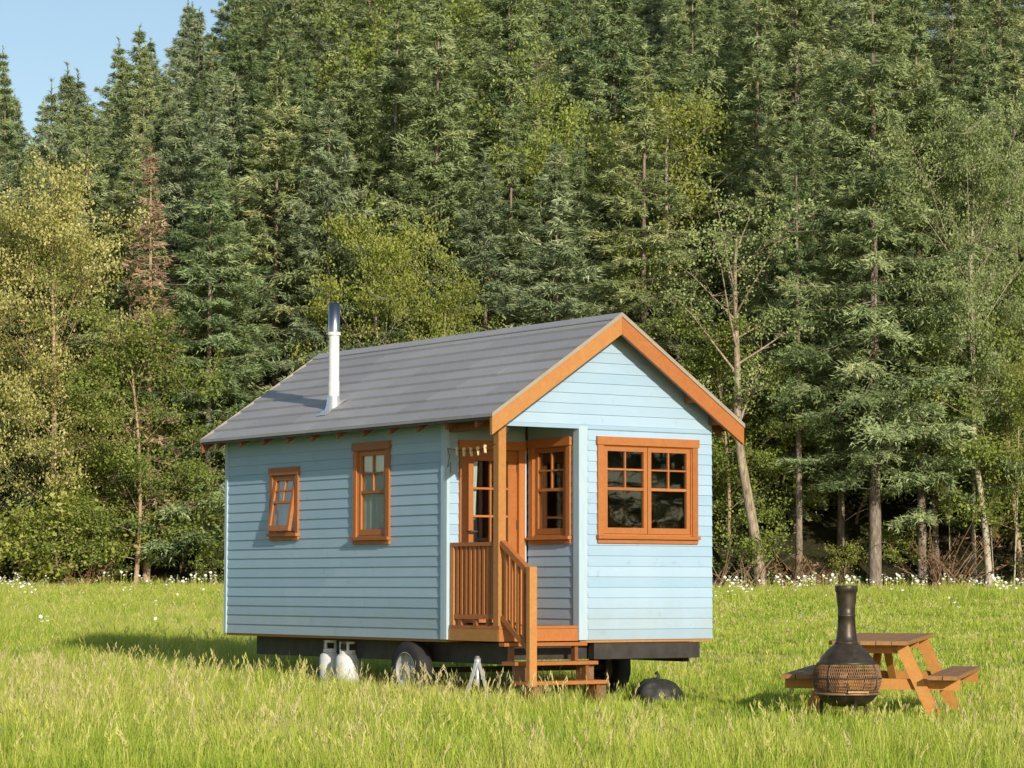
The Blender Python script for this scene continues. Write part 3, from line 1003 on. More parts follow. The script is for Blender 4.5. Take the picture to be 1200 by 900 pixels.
for i in range(5):
    t = 0.20 + 0.145 * i
    q = ca.lerp(cb, t) - Vector((0, 0, 0.05 * math.sin(math.pi * t)))
    pg = empty('clothes_peg', q, TH + 0.3)
    pg.rotation_euler = (R(rnd.uniform(-20, 20)), R(rnd.uniform(-18, 18)), TH + rnd.uniform(-0.4, 0.4))
    tag(pg, PEGL[i], 'clothes peg', 'clothes pegs on the porch line')
    for sgn in (-1, 1):
        m = MB()
        m.bar((sgn * 0.010, 0, 0.035), (sgn * 0.004, 0, -0.055), 0.016, 0.011, (0, 1, 0))
        m.build('prong', M['peg'], pg)

# ------------------------------------------------------------------ fire pot (chiminea)
fp = Vector((3.14, 25.62, 0))
fp.z = gz(fp.x, fp.y)
pot = empty('fire_pot', fp, 0.2)
tag(pot, 'black iron chimney fire pot with wire mesh bowl standing in the grass', 'fire pot')
m = MB()
m.lathe([(0.080, 1.262), (0.104, 1.268), (0.108, 1.255), (0.106, 1.215), (0.098, 1.205), (0.096, 1.20), (0.093, 1.15), (0.083, 1.06), (0.080, 0.995),
         (0.084, 0.992), (0.084, 0.980), (0.080, 0.977), (0.084, 0.90), (0.092, 0.81), (0.102, 0.742), (0.112, 0.737), (0.112, 0.724), (0.104, 0.720),
         (0.090, 0.75), (0.074, 0.97), (0.080, 1.262)], 32)
m.build('chimney', M['iron'], pot)
m = MB()
m.lathe([(0.104, 0.728), (0.130, 0.710), (0.185, 0.662), (0.232, 0.605), (0.262, 0.558), (0.272, 0.550), (0.272, 0.534), (0.262, 0.538), (0.225, 0.595), (0.180, 0.652), (0.125, 0.70), (0.104, 0.715)], 36)
m.build('hood', M['iron'], pot)
def bowl_r(z):
    return 0.318 * math.sqrt(max(0.0, 1 - ((z - 0.405) / 0.265) ** 2)) + 0.002
m = MB()
nv = 92
zs_ = [0.538, 0.50, 0.46, 0.42, 0.38, 0.34, 0.30, 0.262]
for k_ in range(nv):
    for tw in (-1, 1):
        pts = []
        for i, zz in enumerate(zs_):
            a = 2 * math.pi * k_ / nv + tw * 0.045 * i
            r = bowl_r(zz)
            pts.append((r * math.cos(a), r * math.sin(a), zz))
        m.tube(pts, 0.0036, 3, False)
m.build('mesh_screen', M['bronze'], pot)
for zz in (0.405, 0.538):
    r = bowl_r(zz) + 0.003
    m = MB()
    m.tube([(r * math.cos(2 * math.pi * k_ / 36), r * math.sin(2 * math.pi * k_ / 36), zz) for k_ in range(37)], 0.006, 6, False)
    m.build('band', M['iron'], pot)
m = MB()
m.lathe([(0.292, 0.282), (0.298, 0.265), (0.286, 0.250), (0.235, 0.190), (0.150, 0.145), (0.0, 0.132)], 36)
m.lathe([(0.292, 0.282), (0.270, 0.260), (0.20, 0.185), (0.0, 0.15)], 36)
m.build('ash_bowl', M['iron'], pot)
m = MB()
m.tube([(0.30 * math.cos(2 * math.pi * k_ / 36), 0.30 * math.sin(2 * math.pi * k_ / 36), 0.26) for k_ in range(37)], 0.011, 6, False)
m.build('band', M['bronze'], pot)
for k_ in range(4):
    a = k_ * math.pi / 2 + 0.7
    m = MB()
    pts = []
    for zz in (0.538, 0.48, 0.405, 0.33, 0.26):
        r = bowl_r(zz) + 0.006
        pts.append((r * math.cos(a), r * math.sin(a), zz))
    m.tube(pts, 0.008, 5, False)
    m.build('strap', M['iron'], pot)
for k_ in range(3):
    a = k_ * 2 * math.pi / 3 + 0.5
    m = MB()
    m.tube([(0.24 * math.cos(a), 0.24 * math.sin(a), 0.225), (0.25 * math.cos(a), 0.25 * math.sin(a), 0.09), (0.28 * math.cos(a), 0.28 * math.sin(a), -0.03)], [0.020, 0.015, 0.018], 6)
    m.build('leg', M['iron'], pot)
m = MB()
m.box(-0.10, 0.10, -0.336, -0.322, 0.275, 0.292)
m.build('door_sill', M['bronze'], pot)
for i, (lx, ly, ang, lab) in enumerate([(-0.07, -0.06, 0.10, 'split log standing on end at the front of the fire pot'), (-0.02, 0.08, -0.28, 'darker split log leaning at the back inside the fire pot'),
                                        (-0.14, 0.03, 0.34, 'thin split log leaning left inside the fire pot')]):
    m = MB()
    r = 0.038 if i < 2 else 0.026
    m.add([(-r, -r * .8, 0.0), (r, -r * .9, 0.0), (0.2 * r, r, 0.0), (-r, -r * .8, 0.345), (r, -r * .9, 0.34), (0.2 * r, r, 0.35)],
          [(0, 2, 1), (3, 4, 5), (0, 1, 4, 3), (1, 2, 5, 4), (2, 0, 3, 5)])
    o = m.build('firewood_log', M['log'])
    o.location = fp + Vector((lx, ly, 0.165))
    o.rotation_euler = (0.0, ang * 0.6, ang * 3)
    tag(o, lab, 'log', 'logs in the fire pot')

# ------------------------------------------------------------------ picnic table
tb0 = Vector((3.40, 26.00, 0))                  # middle of the near end
tang = -0.30
tz = gz(tb0.x, tb0.y + 0.8)
tab = empty('picnic_table', (tb0.x, tb0.y, gz(tb0.x, tb0.y)), tang)
tab.rotation_euler = (R(1.7), 0, tang)
tag(tab, 'orange stained wooden picnic table with attached benches behind the fire pot', 'picnic table')
TLN = 1.62
TT = 0.735
for i in range(5):
    x0 = -0.375 + 0.151 * i
    bx('top_plank', M['table_top'], tab, ID, (x0, x0 + 0.144, -0.05 + 0.006 * (i % 2), TLN, TT - 0.038, TT))
for sx in (-1, 1):
    for i in range(2):
        x0 = sx * 0.70 + (-0.142 if i == 0 else 0.006)
        bx('bench_plank', M['table_top'], tab, ID, (x0, x0 + 0.136, -0.04 - 0.012 * i, TLN - 0.01, 0.372, 0.410))
for ye in (0.16, TLN - 0.20):
    bx('cross_beam', M['table_wood'], tab, ID, (-0.84, 0.84, ye - 0.02, ye + 0.018, 0.268, 0.370))
    bx('top_batten', M['table_wood'], tab, ID, (-0.35, 0.35, ye - 0.02, ye + 0.018, TT - 0.125, TT - 0.040))
    for sx in (-1, 1):
        m = MB()
        yo = ye - 0.041
        m.bar((sx * 0.29, yo, TT - 0.042), (sx * 0.625, yo, -0.03), 0.038, 0.115, (1, 0, 0.45 * sx))
        m.build('leg', M['table_wood'], tab)
for ye, yt in ((0.19, 0.62), (TLN - 0.23, TLN - 0.66)):
    m = MB()
    m.bar((0.0, ye, 0.30), (0.0, yt, TT - 0.042), 0.075, 0.038)
    m.build('brace', M['table_wood'], tab)
bx('top_batten', M['table_wood'], tab, ID, (-0.35, 0.35, TLN / 2 - 0.02, TLN / 2 + 0.02, TT - 0.105, TT - 0.040))

exec_forest = True
# ------------------------------------------------------------------ trees
def leaf_mesh(name, P, Dv, Nv, ln, wd, tint, mat):
    """rhombic leaves: P base points, Dv unit length directions, Nv approximate normals"""
    P, Dv, Nv = (np.asarray(a, float) for a in (P, Dv, Nv))
    Sv = np.cross(Dv, Nv)
    Sv /= np.linalg.norm(Sv, axis=1)[:, None] + 1e-9
    Nn = np.cross(Sv, Dv)
    ln = np.asarray(ln)[:, None]
    wd = np.asarray(wd)[:, None]
    V = np.empty((len(P), 4, 3))
    V[:, 0] = P
    mid = P + Dv * ln * 0.48 + Nn * wd * 0.18
    V[:, 1] = mid - Sv * wd * 0.5
    V[:, 2] = P + Dv * ln
    V[:, 3] = mid + Sv * wd * 0.5
    n = len(P)
    me = bpy.data.meshes.new(name)
    me.vertices.add(n * 4)
    me.vertices.foreach_set('co', V.ravel())
    me.loops.add(n * 4)
    me.loops.foreach_set('vertex_index', np.arange(n * 4, dtype=np.int32))
    me.polygons.add(n)
    me.polygons.foreach_set('loop_start', np.arange(0, n * 4, 4, dtype=np.int32))
    me.update(calc_edges=True)
    a = me.attributes.new('tint', 'FLOAT', 'POINT')
    a.data.foreach_set('value', np.repeat(np.clip(tint, 0, 1), 4).astype(np.float32))
    me.materials.append(mat)
    return me

def needle_mesh(name, P, Dv, Nv, ln, wd, tint, mat):
    """slender triangular needle sprays"""
    P, Dv, Nv = (np.asarray(a, float) for a in (P, Dv, Nv))
    Sv = np.cross(Dv, Nv)
    Sv /= np.linalg.norm(Sv, axis=1)[:, None] + 1e-9
    ln = np.asarray(ln)[:, None]
    wd = np.asarray(wd)[:, None]
    n = len(P)
    V = np.empty((n, 3, 3))
    V[:, 0] = P - Sv * wd * 0.5
    V[:, 1] = P + Sv * wd * 0.5
    V[:, 2] = P + Dv * ln
    me = bpy.data.meshes.new(name)
    me.vertices.add(n * 3)
    me.vertices.foreach_set('co', V.ravel())
    me.loops.add(n * 3)
    me.loops.foreach_set('vertex_index', np.arange(n * 3, dtype=np.int32))
    me.polygons.add(n)
    me.polygons.foreach_set('loop_start', np.arange(0, n * 3, 3, dtype=np.int32))
    me.update(calc_edges=True)
    a = me.attributes.new('tint', 'FLOAT', 'POINT')
    a.data.foreach_set('value', np.repeat(np.clip(tint, 0, 1), 3).astype(np.float32))
    me.materials.append(mat)
    return me

def unit(a):
    return a / (np.linalg.norm(a, axis=-1, keepdims=True) + 1e-9)

def spruce_meshes(seed, H=15.0, Rr=2.3, bare=0.12, mat='spruce', bark='bark_spruce', dens=1.0, gap=0.54, sparse=0.0, lean=0.0):
    rs = np.random.RandomState(seed)
    m = MB()
    tr = (0.0098 if bare > 0.18 else 0.0080) * H
    wob = rs.uniform(-1, 1, 2) * 0.15
    def axis(z):
        t = z / H
        return np.array([wob[0] * math.sin(t * 3.0) + lean * t * H, wob[1] * math.sin(t * 2.3), z])
    zs = np.linspace(-0.4, H, 12)
    m.tube([axis(z) for z in zs], [tr * (1 - max(z, 0) / H) ** 0.85 + 0.012 for z in zs], 8)
    P, Dv, Nv, LN, WD, TI = [], [], [], [], [], []
    z = bare * H
    # dead stubs under the crown
    for i in range(int(16 + bare * 30)):
        zz = rs.uniform(0.06, bare + 0.12) * H
        a = rs.uniform(0, 2 * math.pi)
        l = rs.uniform(0.3, 1.1)
        b = axis(zz)
        d = np.array([math.cos(a), math.sin(a), rs.uniform(-0.4, 0.1)])
        m.tube([b, b + d * l * 0.6, b + d * l + np.array([0, 0, -0.1])], [0.016, 0.010, 0.004], 3, False)
    sector = rs.uniform(0.55, 1.1, 10)
    while z < H - 0.15:
        t = (z - bare * H) / (H * (1 - bare))
        nb = rs.randint(5, 8) if t < 0.85 else rs.randint(4, 6)
        a0 = rs.uniform(0, 6.28)
        for k in range(nb):
            if rs.rand() < sparse:
                continue
            a = a0 + 2 * math.pi * k / nb + rs.uniform(-0.35, 0.35)
            env = (1 - t) ** 0.80 * min(1.0, 0.55 + t * 4.0) * min(1.0, 0.10 + (1 - t) * 4.2) * 1.12
            l = Rr * env * rs.uniform(0.55, 1.2) * sector[int(t * 9.99)] ** 0.5 + 0.14 * (1.2 - t)
            el = 0.55 * (t - 0.35) + rs.uniform(-0.15, 0.12)
            if t > 0.8:
                el += (t - 0.8) * 2.5
            fwd = np.array([math.cos(a), math.sin(a), 0.0])
            side = np.array([-math.sin(a), math.cos(a), 0.0])
            base = axis(z)
            sag = rs.uniform(0.08, 0.26) * (1 - t * 0.6)
            def path(s):
                s = np.asarray(s, float)[..., None]
                zoff = s * l * math.tan(el) - sag * l * (s * 1.6 - 1.25 * s ** 2.2)
                return base + fwd * s * l * (1 - 0.1 * s) + np.array([0, 0, 1.0]) * zoff
            pts = path(np.linspace(0, 1, 5))
            r0 = 0.006 + 0.011 * l
            m.tube(pts, [r0, r0 * .8, r0 * .6, r0 * .4, 0.003], 3, False)
            ntw = int((l * 12 + 4) * dens)
            per = 13
            ts = np.sort(rs.uniform(0.03, 1.0, ntw) ** 0.85)
            sg = np.where(rs.rand(ntw) < 0.5, -1.0, 1.0)
            tl = (0.38 * l * np.clip(1.05 - ts, 0, 1) ** 0.8 * np.clip(ts * 4, 0.65, 1) + 0.10) * rs.uniform(0.6, 1.2, ntw)
            tb = path(ts)
            td = fwd * rs.uniform(0.45, 0.9, ntw)[:, None] + side * (sg * rs.uniform(0.35, 1.0, ntw))[:, None]
            td[:, 2] += rs.uniform(-0.40, 0.12, ntw)
            td = unit(td)
            q = np.tile(np.linspace(0.05, 1.0, per), ntw) + rs.uniform(-0.08, 0.08, ntw * per)
            TB, TD, TL = np.repeat(tb, per, 0), np.repeat(td, per, 0), np.repeat(tl, per)
            n = ntw * per
            pos = TB + TD * (TL * q)[:, None] + rs.normal(0, 0.045, (n, 3))
            pos[:, 2] -= 0.25 * TL * q * q
            d = TD * 1.0 + rs.normal(0, 0.42, (n, 3))
            nv = rs.normal(0, 0.35, (n, 3)) + fwd * rs.uniform(0.3, 1.0) + side * rs.normal(0, 0.25); nv[:, 2] += 0.6
            P.append(pos); Dv.append(unit(d)); Nv.append(unit(nv))
            LN.append(rs.uniform(0.13, 0.25, n)); WD.append(rs.uniform(0.034, 0.058, n))
            bt = rs.uniform(0.05, 0.72)
            TI.append(np.clip(bt + rs.normal(0, 0.12, n) + 0.20 * (np.repeat(ts, per) - 0.6), 0, 0.95) + (rs.rand(n) < 0.012) * 1.0)
        z += rs.uniform(0.7, 1.3) * gap * (1.25 - 0.5 * t)
    # leader shoot
    n = 40
    s = rs.uniform(0, 1, n)
    top = axis(H)
    pos = np.tile(top, (n, 1)); pos[:, 2] += -0.8 + 0.95 * s
    d = rs.normal(0, 0.6, (n, 3)); d[:, 2] = rs.uniform(0.2, 0.9, n)
    P.append(pos); Dv.append(unit(d)); Nv.append(unit(rs.normal(0, 1, (n, 3)))); LN.append(rs.uniform(0.12, 0.24, n)); WD.append(rs.uniform(0.04, 0.07, n)); TI.append(rs.uniform(0.2, 0.7, n))
    crown = needle_mesh('crown', np.concatenate(P), np.concatenate(Dv), np.concatenate(Nv), np.concatenate(LN), np.concatenate(WD), np.concatenate(TI), M[mat])
    return m.mesh('trunk', M[bark]), crown, H

def decid_meshes(seed, H=10.0, Rr=2.5, mat='leaf_green', bark='bark_pale', bare=0.25, nl=11000, leaf=0.10, trunk_r=0.11, shape='oval', lean=(0, 0), curve=0.3, clump=0.26, forks=26, bareness=0.0, pts=None, limb=0.62):
    rs = np.random.RandomState(seed)
    m = MB()
    ph = rs.uniform(0, 6)
    def axis(z):
        t = z / H
        if pts:
            return np.array([np.interp(z, [p[0] for p in pts], [p[1] for p in pts]) + 0.05 * math.sin(z * 1.3 + ph), 0.06 * math.sin(z * 0.9), z])
        return np.array([lean[0] * z + curve * math.sin(t * 3 + ph) - curve * math.sin(ph), lean[1] * z + curve * 0.5 * math.sin(t * 4 + ph * 2) - curve * 0.5 * math.sin(2 * ph), z])
    zs = np.linspace(-0.35, H * 0.93, 14)
    m.tube([axis(z) for z in zs], [trunk_r * ((1 - max(z, 0) / H) ** 0.8) + 0.012 + 0.03 * trunk_r / 0.1 * math.exp(-max(z, 0) * 3) for z in zs], 8)
    cents, wts = [], []
    for i in range(forks):
        t = bare + (0.97 - bare) * ((i + rs.uniform(0, 1)) / forks)
        z0 = t * H * 0.9
        a = i * 2.4 + rs.uniform(-0.5, 0.5)
        u = (t - bare) / (1 - bare)
        if shape == 'oval':
            env = math.sin(min(1, 0.12 + u * 0.88) * math.pi) ** 0.6
        elif shape == 'cone':
            env = (1 - u) ** 0.7 + 0.1
        else:
            env = 0.45 + 0.55 * math.sin(u * math.pi * 0.85 + 0.1)
        l = Rr * env * rs.uniform(0.6, 1.1) + 0.2
        el = rs.uniform(0.25, 0.9) + 0.3 * u
        d = np.array([math.cos(a) * math.cos(el), math.sin(a) * math.cos(el), math.sin(el)])
        b = axis(z0)
        ll = l / max(0.45, math.cos(el))
        ll = min(ll, (H - z0) / max(0.2, math.sin(el)) + 0.3)
        kn = rs.normal(0, 0.12, 3) * ll
        p1, p2, p3 = b + d * ll * 0.4 + kn * 0.5, b + d * ll * 0.75 + kn, b + d * ll + kn * 1.2 + np.array([0, 0, -0.05 * ll])
        r0 = max(0.010, trunk_r * 0.45 * limb * (1 - t * 0.7))
        m.tube([b, p1, p2, p3], [r0, r0 * 0.65, r0 * 0.4, 0.006], 5, False)
        for (q, wgt) in ((p1, 0.5), (p2, 1.0), (p3, 1.0)):
            for j in range(4):
                e = rs.normal(0, 1, 3)
                e[2] = abs(e[2]) * 0.6
                e = e / np.linalg.norm(e) * ll * rs.uniform(0.15, 0.42)
                mid = q + e * 0.55 + rs.normal(0, 0.04, 3)
                m.tube([q, mid, q + e], [r0 * 0.35 + 0.003, 0.006, 0.003], 3, False)
                if rs.rand() >= bareness:
                    cents.append(q + e); wts.append(wgt * rs.uniform(0.5, 1.3))
                    cents.append(q + e * 0.5); wts.append(0.5 * wgt)
    cents = np.array(cents); wts = np.array(wts)
    idx = rs.choice(len(cents), nl, p=wts / wts.sum())
    tone = rs.uniform(0.15, 0.75, len(cents))
    pos = cents[idx] + rs.normal(0, 1, (nl, 3)) * clump * np.array([1, 1, 0.75]) * rs.uniform(0.4, 1.2, (nl, 1))
    d = rs.normal(0, 1, (nl, 3)); d[:, 2] -= 0.5
    nv = rs.normal(0, 0.8, (nl, 3)); nv[:, 2] += 0.5
    sz = rs.uniform(0.65, 1.25, nl) * leaf
    crown = leaf_mesh('crown', pos, unit(d), unit(nv), sz, sz * rs.uniform(0.55, 0.85, nl), tone[idx] + rs.normal(0, 0.16, nl), M[mat])
    return m.mesh('trunk', M[bark]), crown, H

def plant(proto, name, x, y, height, label, cat='tree', group=None, rz=None, wide=1.0, sink=0.05):
    tm, cm, H = proto
    s = height / H
    o = empty(name, (x, y, gz(x, y) - sink), rnd.uniform(0, 6.28) if rz is None else rz)
    o.scale = (s * wide, s * wide, s)
    tag(o, label, cat, group)
    link('trunk', tm, o)
    if cm is not None:
        link('crown', cm, o)
    return o

def px_x(px, y):
    return (px - 600.0) / 3190.0 * y

def px_z(py, y):
    return CAM_Z + (687.5 - py) / 3190.0 * y

def top_h(x, y, py):
    return px_z(py, y) - gz(x, y)

SPR = [spruce_meshes(101, 15, 3.7, 0.06), spruce_meshes(102, 16, 3.4, 0.08, sparse=0.06), spruce_meshes(103, 14, 4.0, 0.05), spruce_meshes(104, 17, 3.6, 0.12, sparse=0.10),
       spruce_meshes(105, 15, 3.2, 0.08, gap=0.46), spruce_meshes(106, 16, 3.9, 0.06, gap=0.62)]
SPB = [spruce_meshes(111, 14, 3.9, 0.05, 'spruce_blue'), spruce_meshes(112, 13, 4.0, 0.05, 'spruce_blue')]
SPBIG = spruce_meshes(121, 19, 4.6, 0.20, 'spruce', dens=1.1, gap=0.52)
SPTHIN = spruce_meshes(122, 18, 1.9, 0.35, 'spruce', sparse=0.3, gap=0.38)
SPDEAD = spruce_meshes(131, 12, 1.5, 0.15, 'spruce_dead', 'bark_tan', dens=0.26, sparse=0.2, gap=0.30)
DEC_SILVER = decid_meshes(201, 11, 2.9, 'leaf_silver', 'bark_tan', 0.16, 40000, 0.095, 0.12, 'oval', clump=0.24, forks=40)
DEC_GREEN = decid_meshes(202, 7.5, 1.9, 'leaf_green', 'bark_tan', 0.10, 24000, 0.088, 0.06, 'oval', clump=0.21)
DEC_OLIVE = decid_meshes(203, 8, 2.1, 'leaf_olive', 'bark_pale', 0.13, 24000, 0.086, 0.07, 'oval', clump=0.22)
DEC_GREY = decid_meshes(204, 13, 2.8, 'leaf_grey', 'bark_pale', 0.38, 27000, 0.095, 0.13, 'oval', clump=0.23, forks=34, pts=[(0, 0), (2.2, -0.3), (4.7, -0.6), (6.9, -0.65), (13, -0.5)])
DEC_BARE = decid_meshes(205, 10.5, 1.9, 'leaf_grey', 'bark_grey', 0.45, 5500, 0.085, 0.155, 'top', clump=0.24, forks=15, bareness=0.45, limb=1.1, pts=[(0, 0), (2.2, -0.35), (4.6, -0.63), (6.6, -0.72), (10.5, -0.6)])
DEC_SLIM = decid_meshes(206, 9, 1.2, 'leaf_olive', 'bark_pale', 0.35, 10000, 0.085, 0.06, 'oval', clump=0.24, forks=18)
SHRUB = [decid_meshes(211, 1.6, 0.75, 'leaf_green', 'twig_dead', 0.08, 2400, 0.085, 0.022, 'oval', clump=0.15, forks=12),
         decid_meshes(212, 1.3, 0.8, 'leaf_olive', 'twig_dead', 0.08, 2200, 0.08, 0.02, 'oval', clump=0.15, forks=12),
         decid_meshes(213, 2.0, 0.8, 'leaf_green', 'twig_dead', 0.10, 2600, 0.09, 0.024, 'oval', clump=0.17, forks=12)]

def row_tree(proto, name, px, y, top, label, cat='tree', group=None, **kw):
    x = px_x(px, y)
    return plant(proto, name, x, y, top_h(x, y, top), label, cat, group, **kw)

# --- trees one can tell apart along the edge of the wood
row_tree(DEC_SILVER, 'poplar_tree', 58, 77.5, 222, 'silvery yellow poplar with pale trunk at the left edge of the meadow', rz=0.6, wide=0.78)
row_tree(DEC_GREEN, 'leafy_tree', 160, 76.5, 392, 'bright green young tree with pale trunk right of the silvery poplar', rz=1.2)
row_tree(DEC_GREEN, 'leafy_tree', 112, 78.2, 455, 'low bright green tree tucked under the silvery poplar', rz=3.9, wide=1.1)
row_tree(DEC_SILVER, 'poplar_tree', -28, 79.0, 262, 'silvery yellow poplar cut off by the left picture edge', rz=2.9, wide=0.8)
row_tree(SPDEAD, 'dead_spruce', 173, 77.3, 172, 'dead brown spruce with bare drooping branches above the green trees', rz=0.3)
row_tree(SPR[2], 'spruce_tree', 243, 78.5, 175, 'dense green spruce beside the left rear corner of the cabin', rz=0.5, wide=1.1)
row_tree(SPR[0], 'spruce_tree', 322, 82.0, 60, 'tall green spruce rising behind the left end of the roof', rz=1.5, wide=1.1)
row_tree(SPR[1], 'spruce_tree', 405, 85.0, 38, 'tall spruce behind the stove pipe', rz=2.2, wide=1.15)
row_tree(DEC_OLIVE, 'leafy_tree', 452, 79.0, 262, 'yellow green leafy tree just right of the stove pipe', rz=2.0, wide=0.74)
row_tree(DEC_OLIVE, 'leafy_tree', 520, 78.0, 338, 'low yellow green tree showing above the middle of the roof', rz=4.4, wide=0.7)
row_tree(SPB[0], 'spruce_tree', 565, 80.5, 176, 'frosty blue green spruce above the middle of the roof, left of its twin', rz=0.9, wide=1.1)
row_tree(SPB[1], 'spruce_tree', 652, 80.0, 160, 'frosty blue green spruce left of the gable peak', rz=2.4, wide=1.15)
row_tree(DEC_GREEN, 'leafy_tree', 622, 87.0, 138, 'bright green leafy tree topping out between two frosty spruces', rz=2.4, wide=0.65)
row_tree(SPR[3], 'spruce_tree', 758, 81.0, 52, 'tall ragged spruce straight behind the gable peak', rz=0.2, wide=1.1)
row_tree(DEC_SLIM, 'birch_sapling', 806, 84.0, 78, 'slender yellow green birch with thin white stem above the right roof slope', rz=1.0)
row_tree(DEC_BARE, 'gnarled_tree', 893, 76.3, 238, 'gnarled leaning tree with bare pale limbs and thin olive crown', rz=0.0)
row_tree(SPTHIN, 'spruce_tree', 893, 84.0, -60, 'tall spruce with a long pale bare trunk behind the gnarled tree', rz=0.5)
row_tree(SPBIG, 'spruce_tree', 1025, 77.0, -70, 'large spreading spruce with thick grey trunk behind the picnic table', rz=1.1)
row_tree(SPTHIN, 'spruce_tree', 936, 77.2, 130, 'thin dark spruce with bare lower trunk left of the large spruce', rz=2.1, wide=0.8)
row_tree(SPR[3], 'spruce_tree', 1080, 77.6, -20, 'tall spruce with bare grey trunk right of the large spruce', rz=4.1, wide=0.9)
row_tree(DEC_GREY, 'poplar_tree', 1160, 76.6, 150, 'grey green poplar with curved white trunk at the right of the wood', rz=0.0, wide=0.72)
row_tree(DEC_GREY, 'poplar_tree', 1141, 77.4, 205, 'straight trunked grey green poplar close left of the curved one', rz=1.6, wide=0.5)
row_tree(DEC_GREEN, 'leafy_tree', 1196, 77.4, 340, 'bright green leafy tree at the right picture edge', rz=5.0, wide=1.1)
row_tree(DEC_SLIM, 'birch_sapling', 1187, 76.8, 400, 'thin straight sapling at the far right of the meadow edge', rz=3.0, wide=0.5)
row_tree(DEC_SLIM, 'birch_sapling', 1164, 77.0, 520, 'short thin sapling just right of the curved white trunk', rz=1.0, wide=0.5)
row_tree(DEC_GREEN, 'leafy_tree', 852, 78.0, 395, 'bright green leafy tree hugging the right corner of the cabin roof', rz=0.7)

row_tree(SPTHIN, 'spruce_tree', 1096, 78.6, 60, 'slim spruce with bare pale stem right of the tall bare trunk', rz=0.9, wide=0.7)
row_tree(SPTHIN, 'spruce_tree', 985, 79.0, 95, 'slim spruce half hidden left of the large spreading spruce', rz=3.3, wide=0.8)
row_tree(DEC_SLIM, 'birch_sapling', 1112, 77.2, 470, 'thin pale sapling among the rusty brush at right', rz=2.0, wide=0.45)
for i in range(14):
    a_ = 0.30 + 0.05 * i
    d_ = 52 + 9 * math.sin(i * 2.3)
    plant(SPR[i % 6], 'spruce_tree', 1.2 + d_ * math.cos(a_ - 1.05), 28.5 + d_ * math.sin(a_ - 1.05), 11 + 2 * math.sin(i * 1.7), 'spruce beyond the right picture edge, mirrored in the gable window', 'tree', 'spruces mirrored in the gable window')

# --- the wood on the hillside
taken = [(o.location.x, o.location.y) for o in bpy.data.objects if o.name.split('.')[0] in ('spruce_tree', 'poplar_tree', 'leafy_tree', 'dead_spruce', 'gnarled_tree', 'birch_sapling')]
rowsY = [81.0, 84.5, 88.5, 93, 98, 104, 111, 119, 128, 138]
LAND = [(95, 'above the silvery poplar'), (215, 'above the dead brown spruce'), (345, 'above the left end of the roof'), (455, 'above the stove pipe'), (600, 'above the middle of the roof'),
        (690, 'above the frosty spruces'), (780, 'above the gable peak'), (930, 'above the gnarled tree'), (1075, 'beside the large spreading spruce'), (1400, 'above the grey green poplar')]
def hill_label(look, x, y, ri):
    px = 600 + x / y * 3190
    place = next(t for lim, t in LAND if px < lim)
    depth = 'low on the wooded hill' if ri < 3 else ('halfway up the wooded hill' if ri < 6 else 'high on the wooded hill')
    return '%s %s %s' % (look, depth, place)
for ri, y0 in enumerate(rowsY):
    half = 0.205 * y0 + 3
    stepx = 3.0
    x = -half + rnd.uniform(0, stepx)
    while x < half:
        ang0 = x / y0
        stepx = (3.1 if ang0 > -0.1 else 2.2) + 0.10 * ri
        xx, yy = x + rnd.uniform(-0.7, 0.7), y0 + rnd.uniform(-1.6, 1.6)
        x += stepx * rnd.uniform(0.8, 1.25)
        if any((xx - a) ** 2 + (yy - b) ** 2 < (1.7 if ang0 > -0.1 else 1.3) ** 2 for a, b in taken):
            continue
        ang = xx / yy
        if ang < -0.165 and ri > 8:
            continue
        taken.append((xx, yy))
        q = rnd.random()
        hh = rnd.uniform(10.5, 15.0) if ang > -0.09 else rnd.uniform(11.0, 13.0)
        if q < 0.07 and 0 < ri < 7 and ang > -0.05:
            plant(rnd.choice([DEC_GREEN, DEC_OLIVE]), 'leafy_tree', xx, yy, rnd.uniform(8.5, 11.5), hill_label('light green leafy tree', xx, yy, ri), 'tree', 'leafy trees on the hillside')
        elif q < 0.22:
            plant(rnd.choice(SPB), 'spruce_tree', xx, yy, hh, hill_label('blue tinged spruce', xx, yy, ri), 'tree', 'blue tinged spruces on the hillside', wide=rnd.uniform(0.85, 1.1))
        else:
            plant(rnd.choice(SPR), 'spruce_tree', xx, yy, hh, hill_label('green spruce', xx, yy, ri), 'tree', 'green spruces on the hillside', wide=rnd.uniform(0.9, 1.2))

# --- shrubs and dead brush along the edge
SHL = [(60, 'left of the poplar trunk'), (110, 'at the foot of the silvery poplar'), (190, 'below the bright green young tree'), (330, 'left of the cabin'), (840, 'hidden behind the cabin'), (910, 'by the gnarled trunk'),
       (985, 'behind the fire pot'), (1050, 'by the thick grey trunk'), (1120, 'right of the thick grey trunk'), (1600, 'under the grey green poplars')]
def shrub_label(x, y):
    px = 600 + x / y * 3190
    return 'small leafy shrub in the undergrowth ' + next(t for lim, t in SHL if px < lim)
x = -16.5
while x < 17:
    y = 76.4 + rnd.uniform(-0.3, 1.6)
    if rnd.random() < (0.85 if x < 2 or x > 13 else 0.28):
        plant(rnd.choice(SHRUB), 'shrub', x, y, rnd.uniform(0.7, 1.9) * (1.25 if x < 0 else 0.9), shrub_label(x, y), 'shrub', 'shrubs along the edge of the wood', wide=rnd.uniform(0.9, 1.4))
    x += rnd.uniform(0.55, 1.1)

x = -2.0
while x < 20:
    y = rnd.uniform(78.5, 84.5)
    plant(rnd.choice(SHRUB), 'shrub', x * y / 77, y, rnd.uniform(1.2, 2.6), 'leafy shrub in the shade under the trees ' + ('behind the cabin' if x < 5.8 else 'between the bare trunks at right'), 'shrub', 'shrubs under the trees', wide=rnd.uniform(0.9, 1.4))
    x += rnd.uniform(0.4, 0.8)

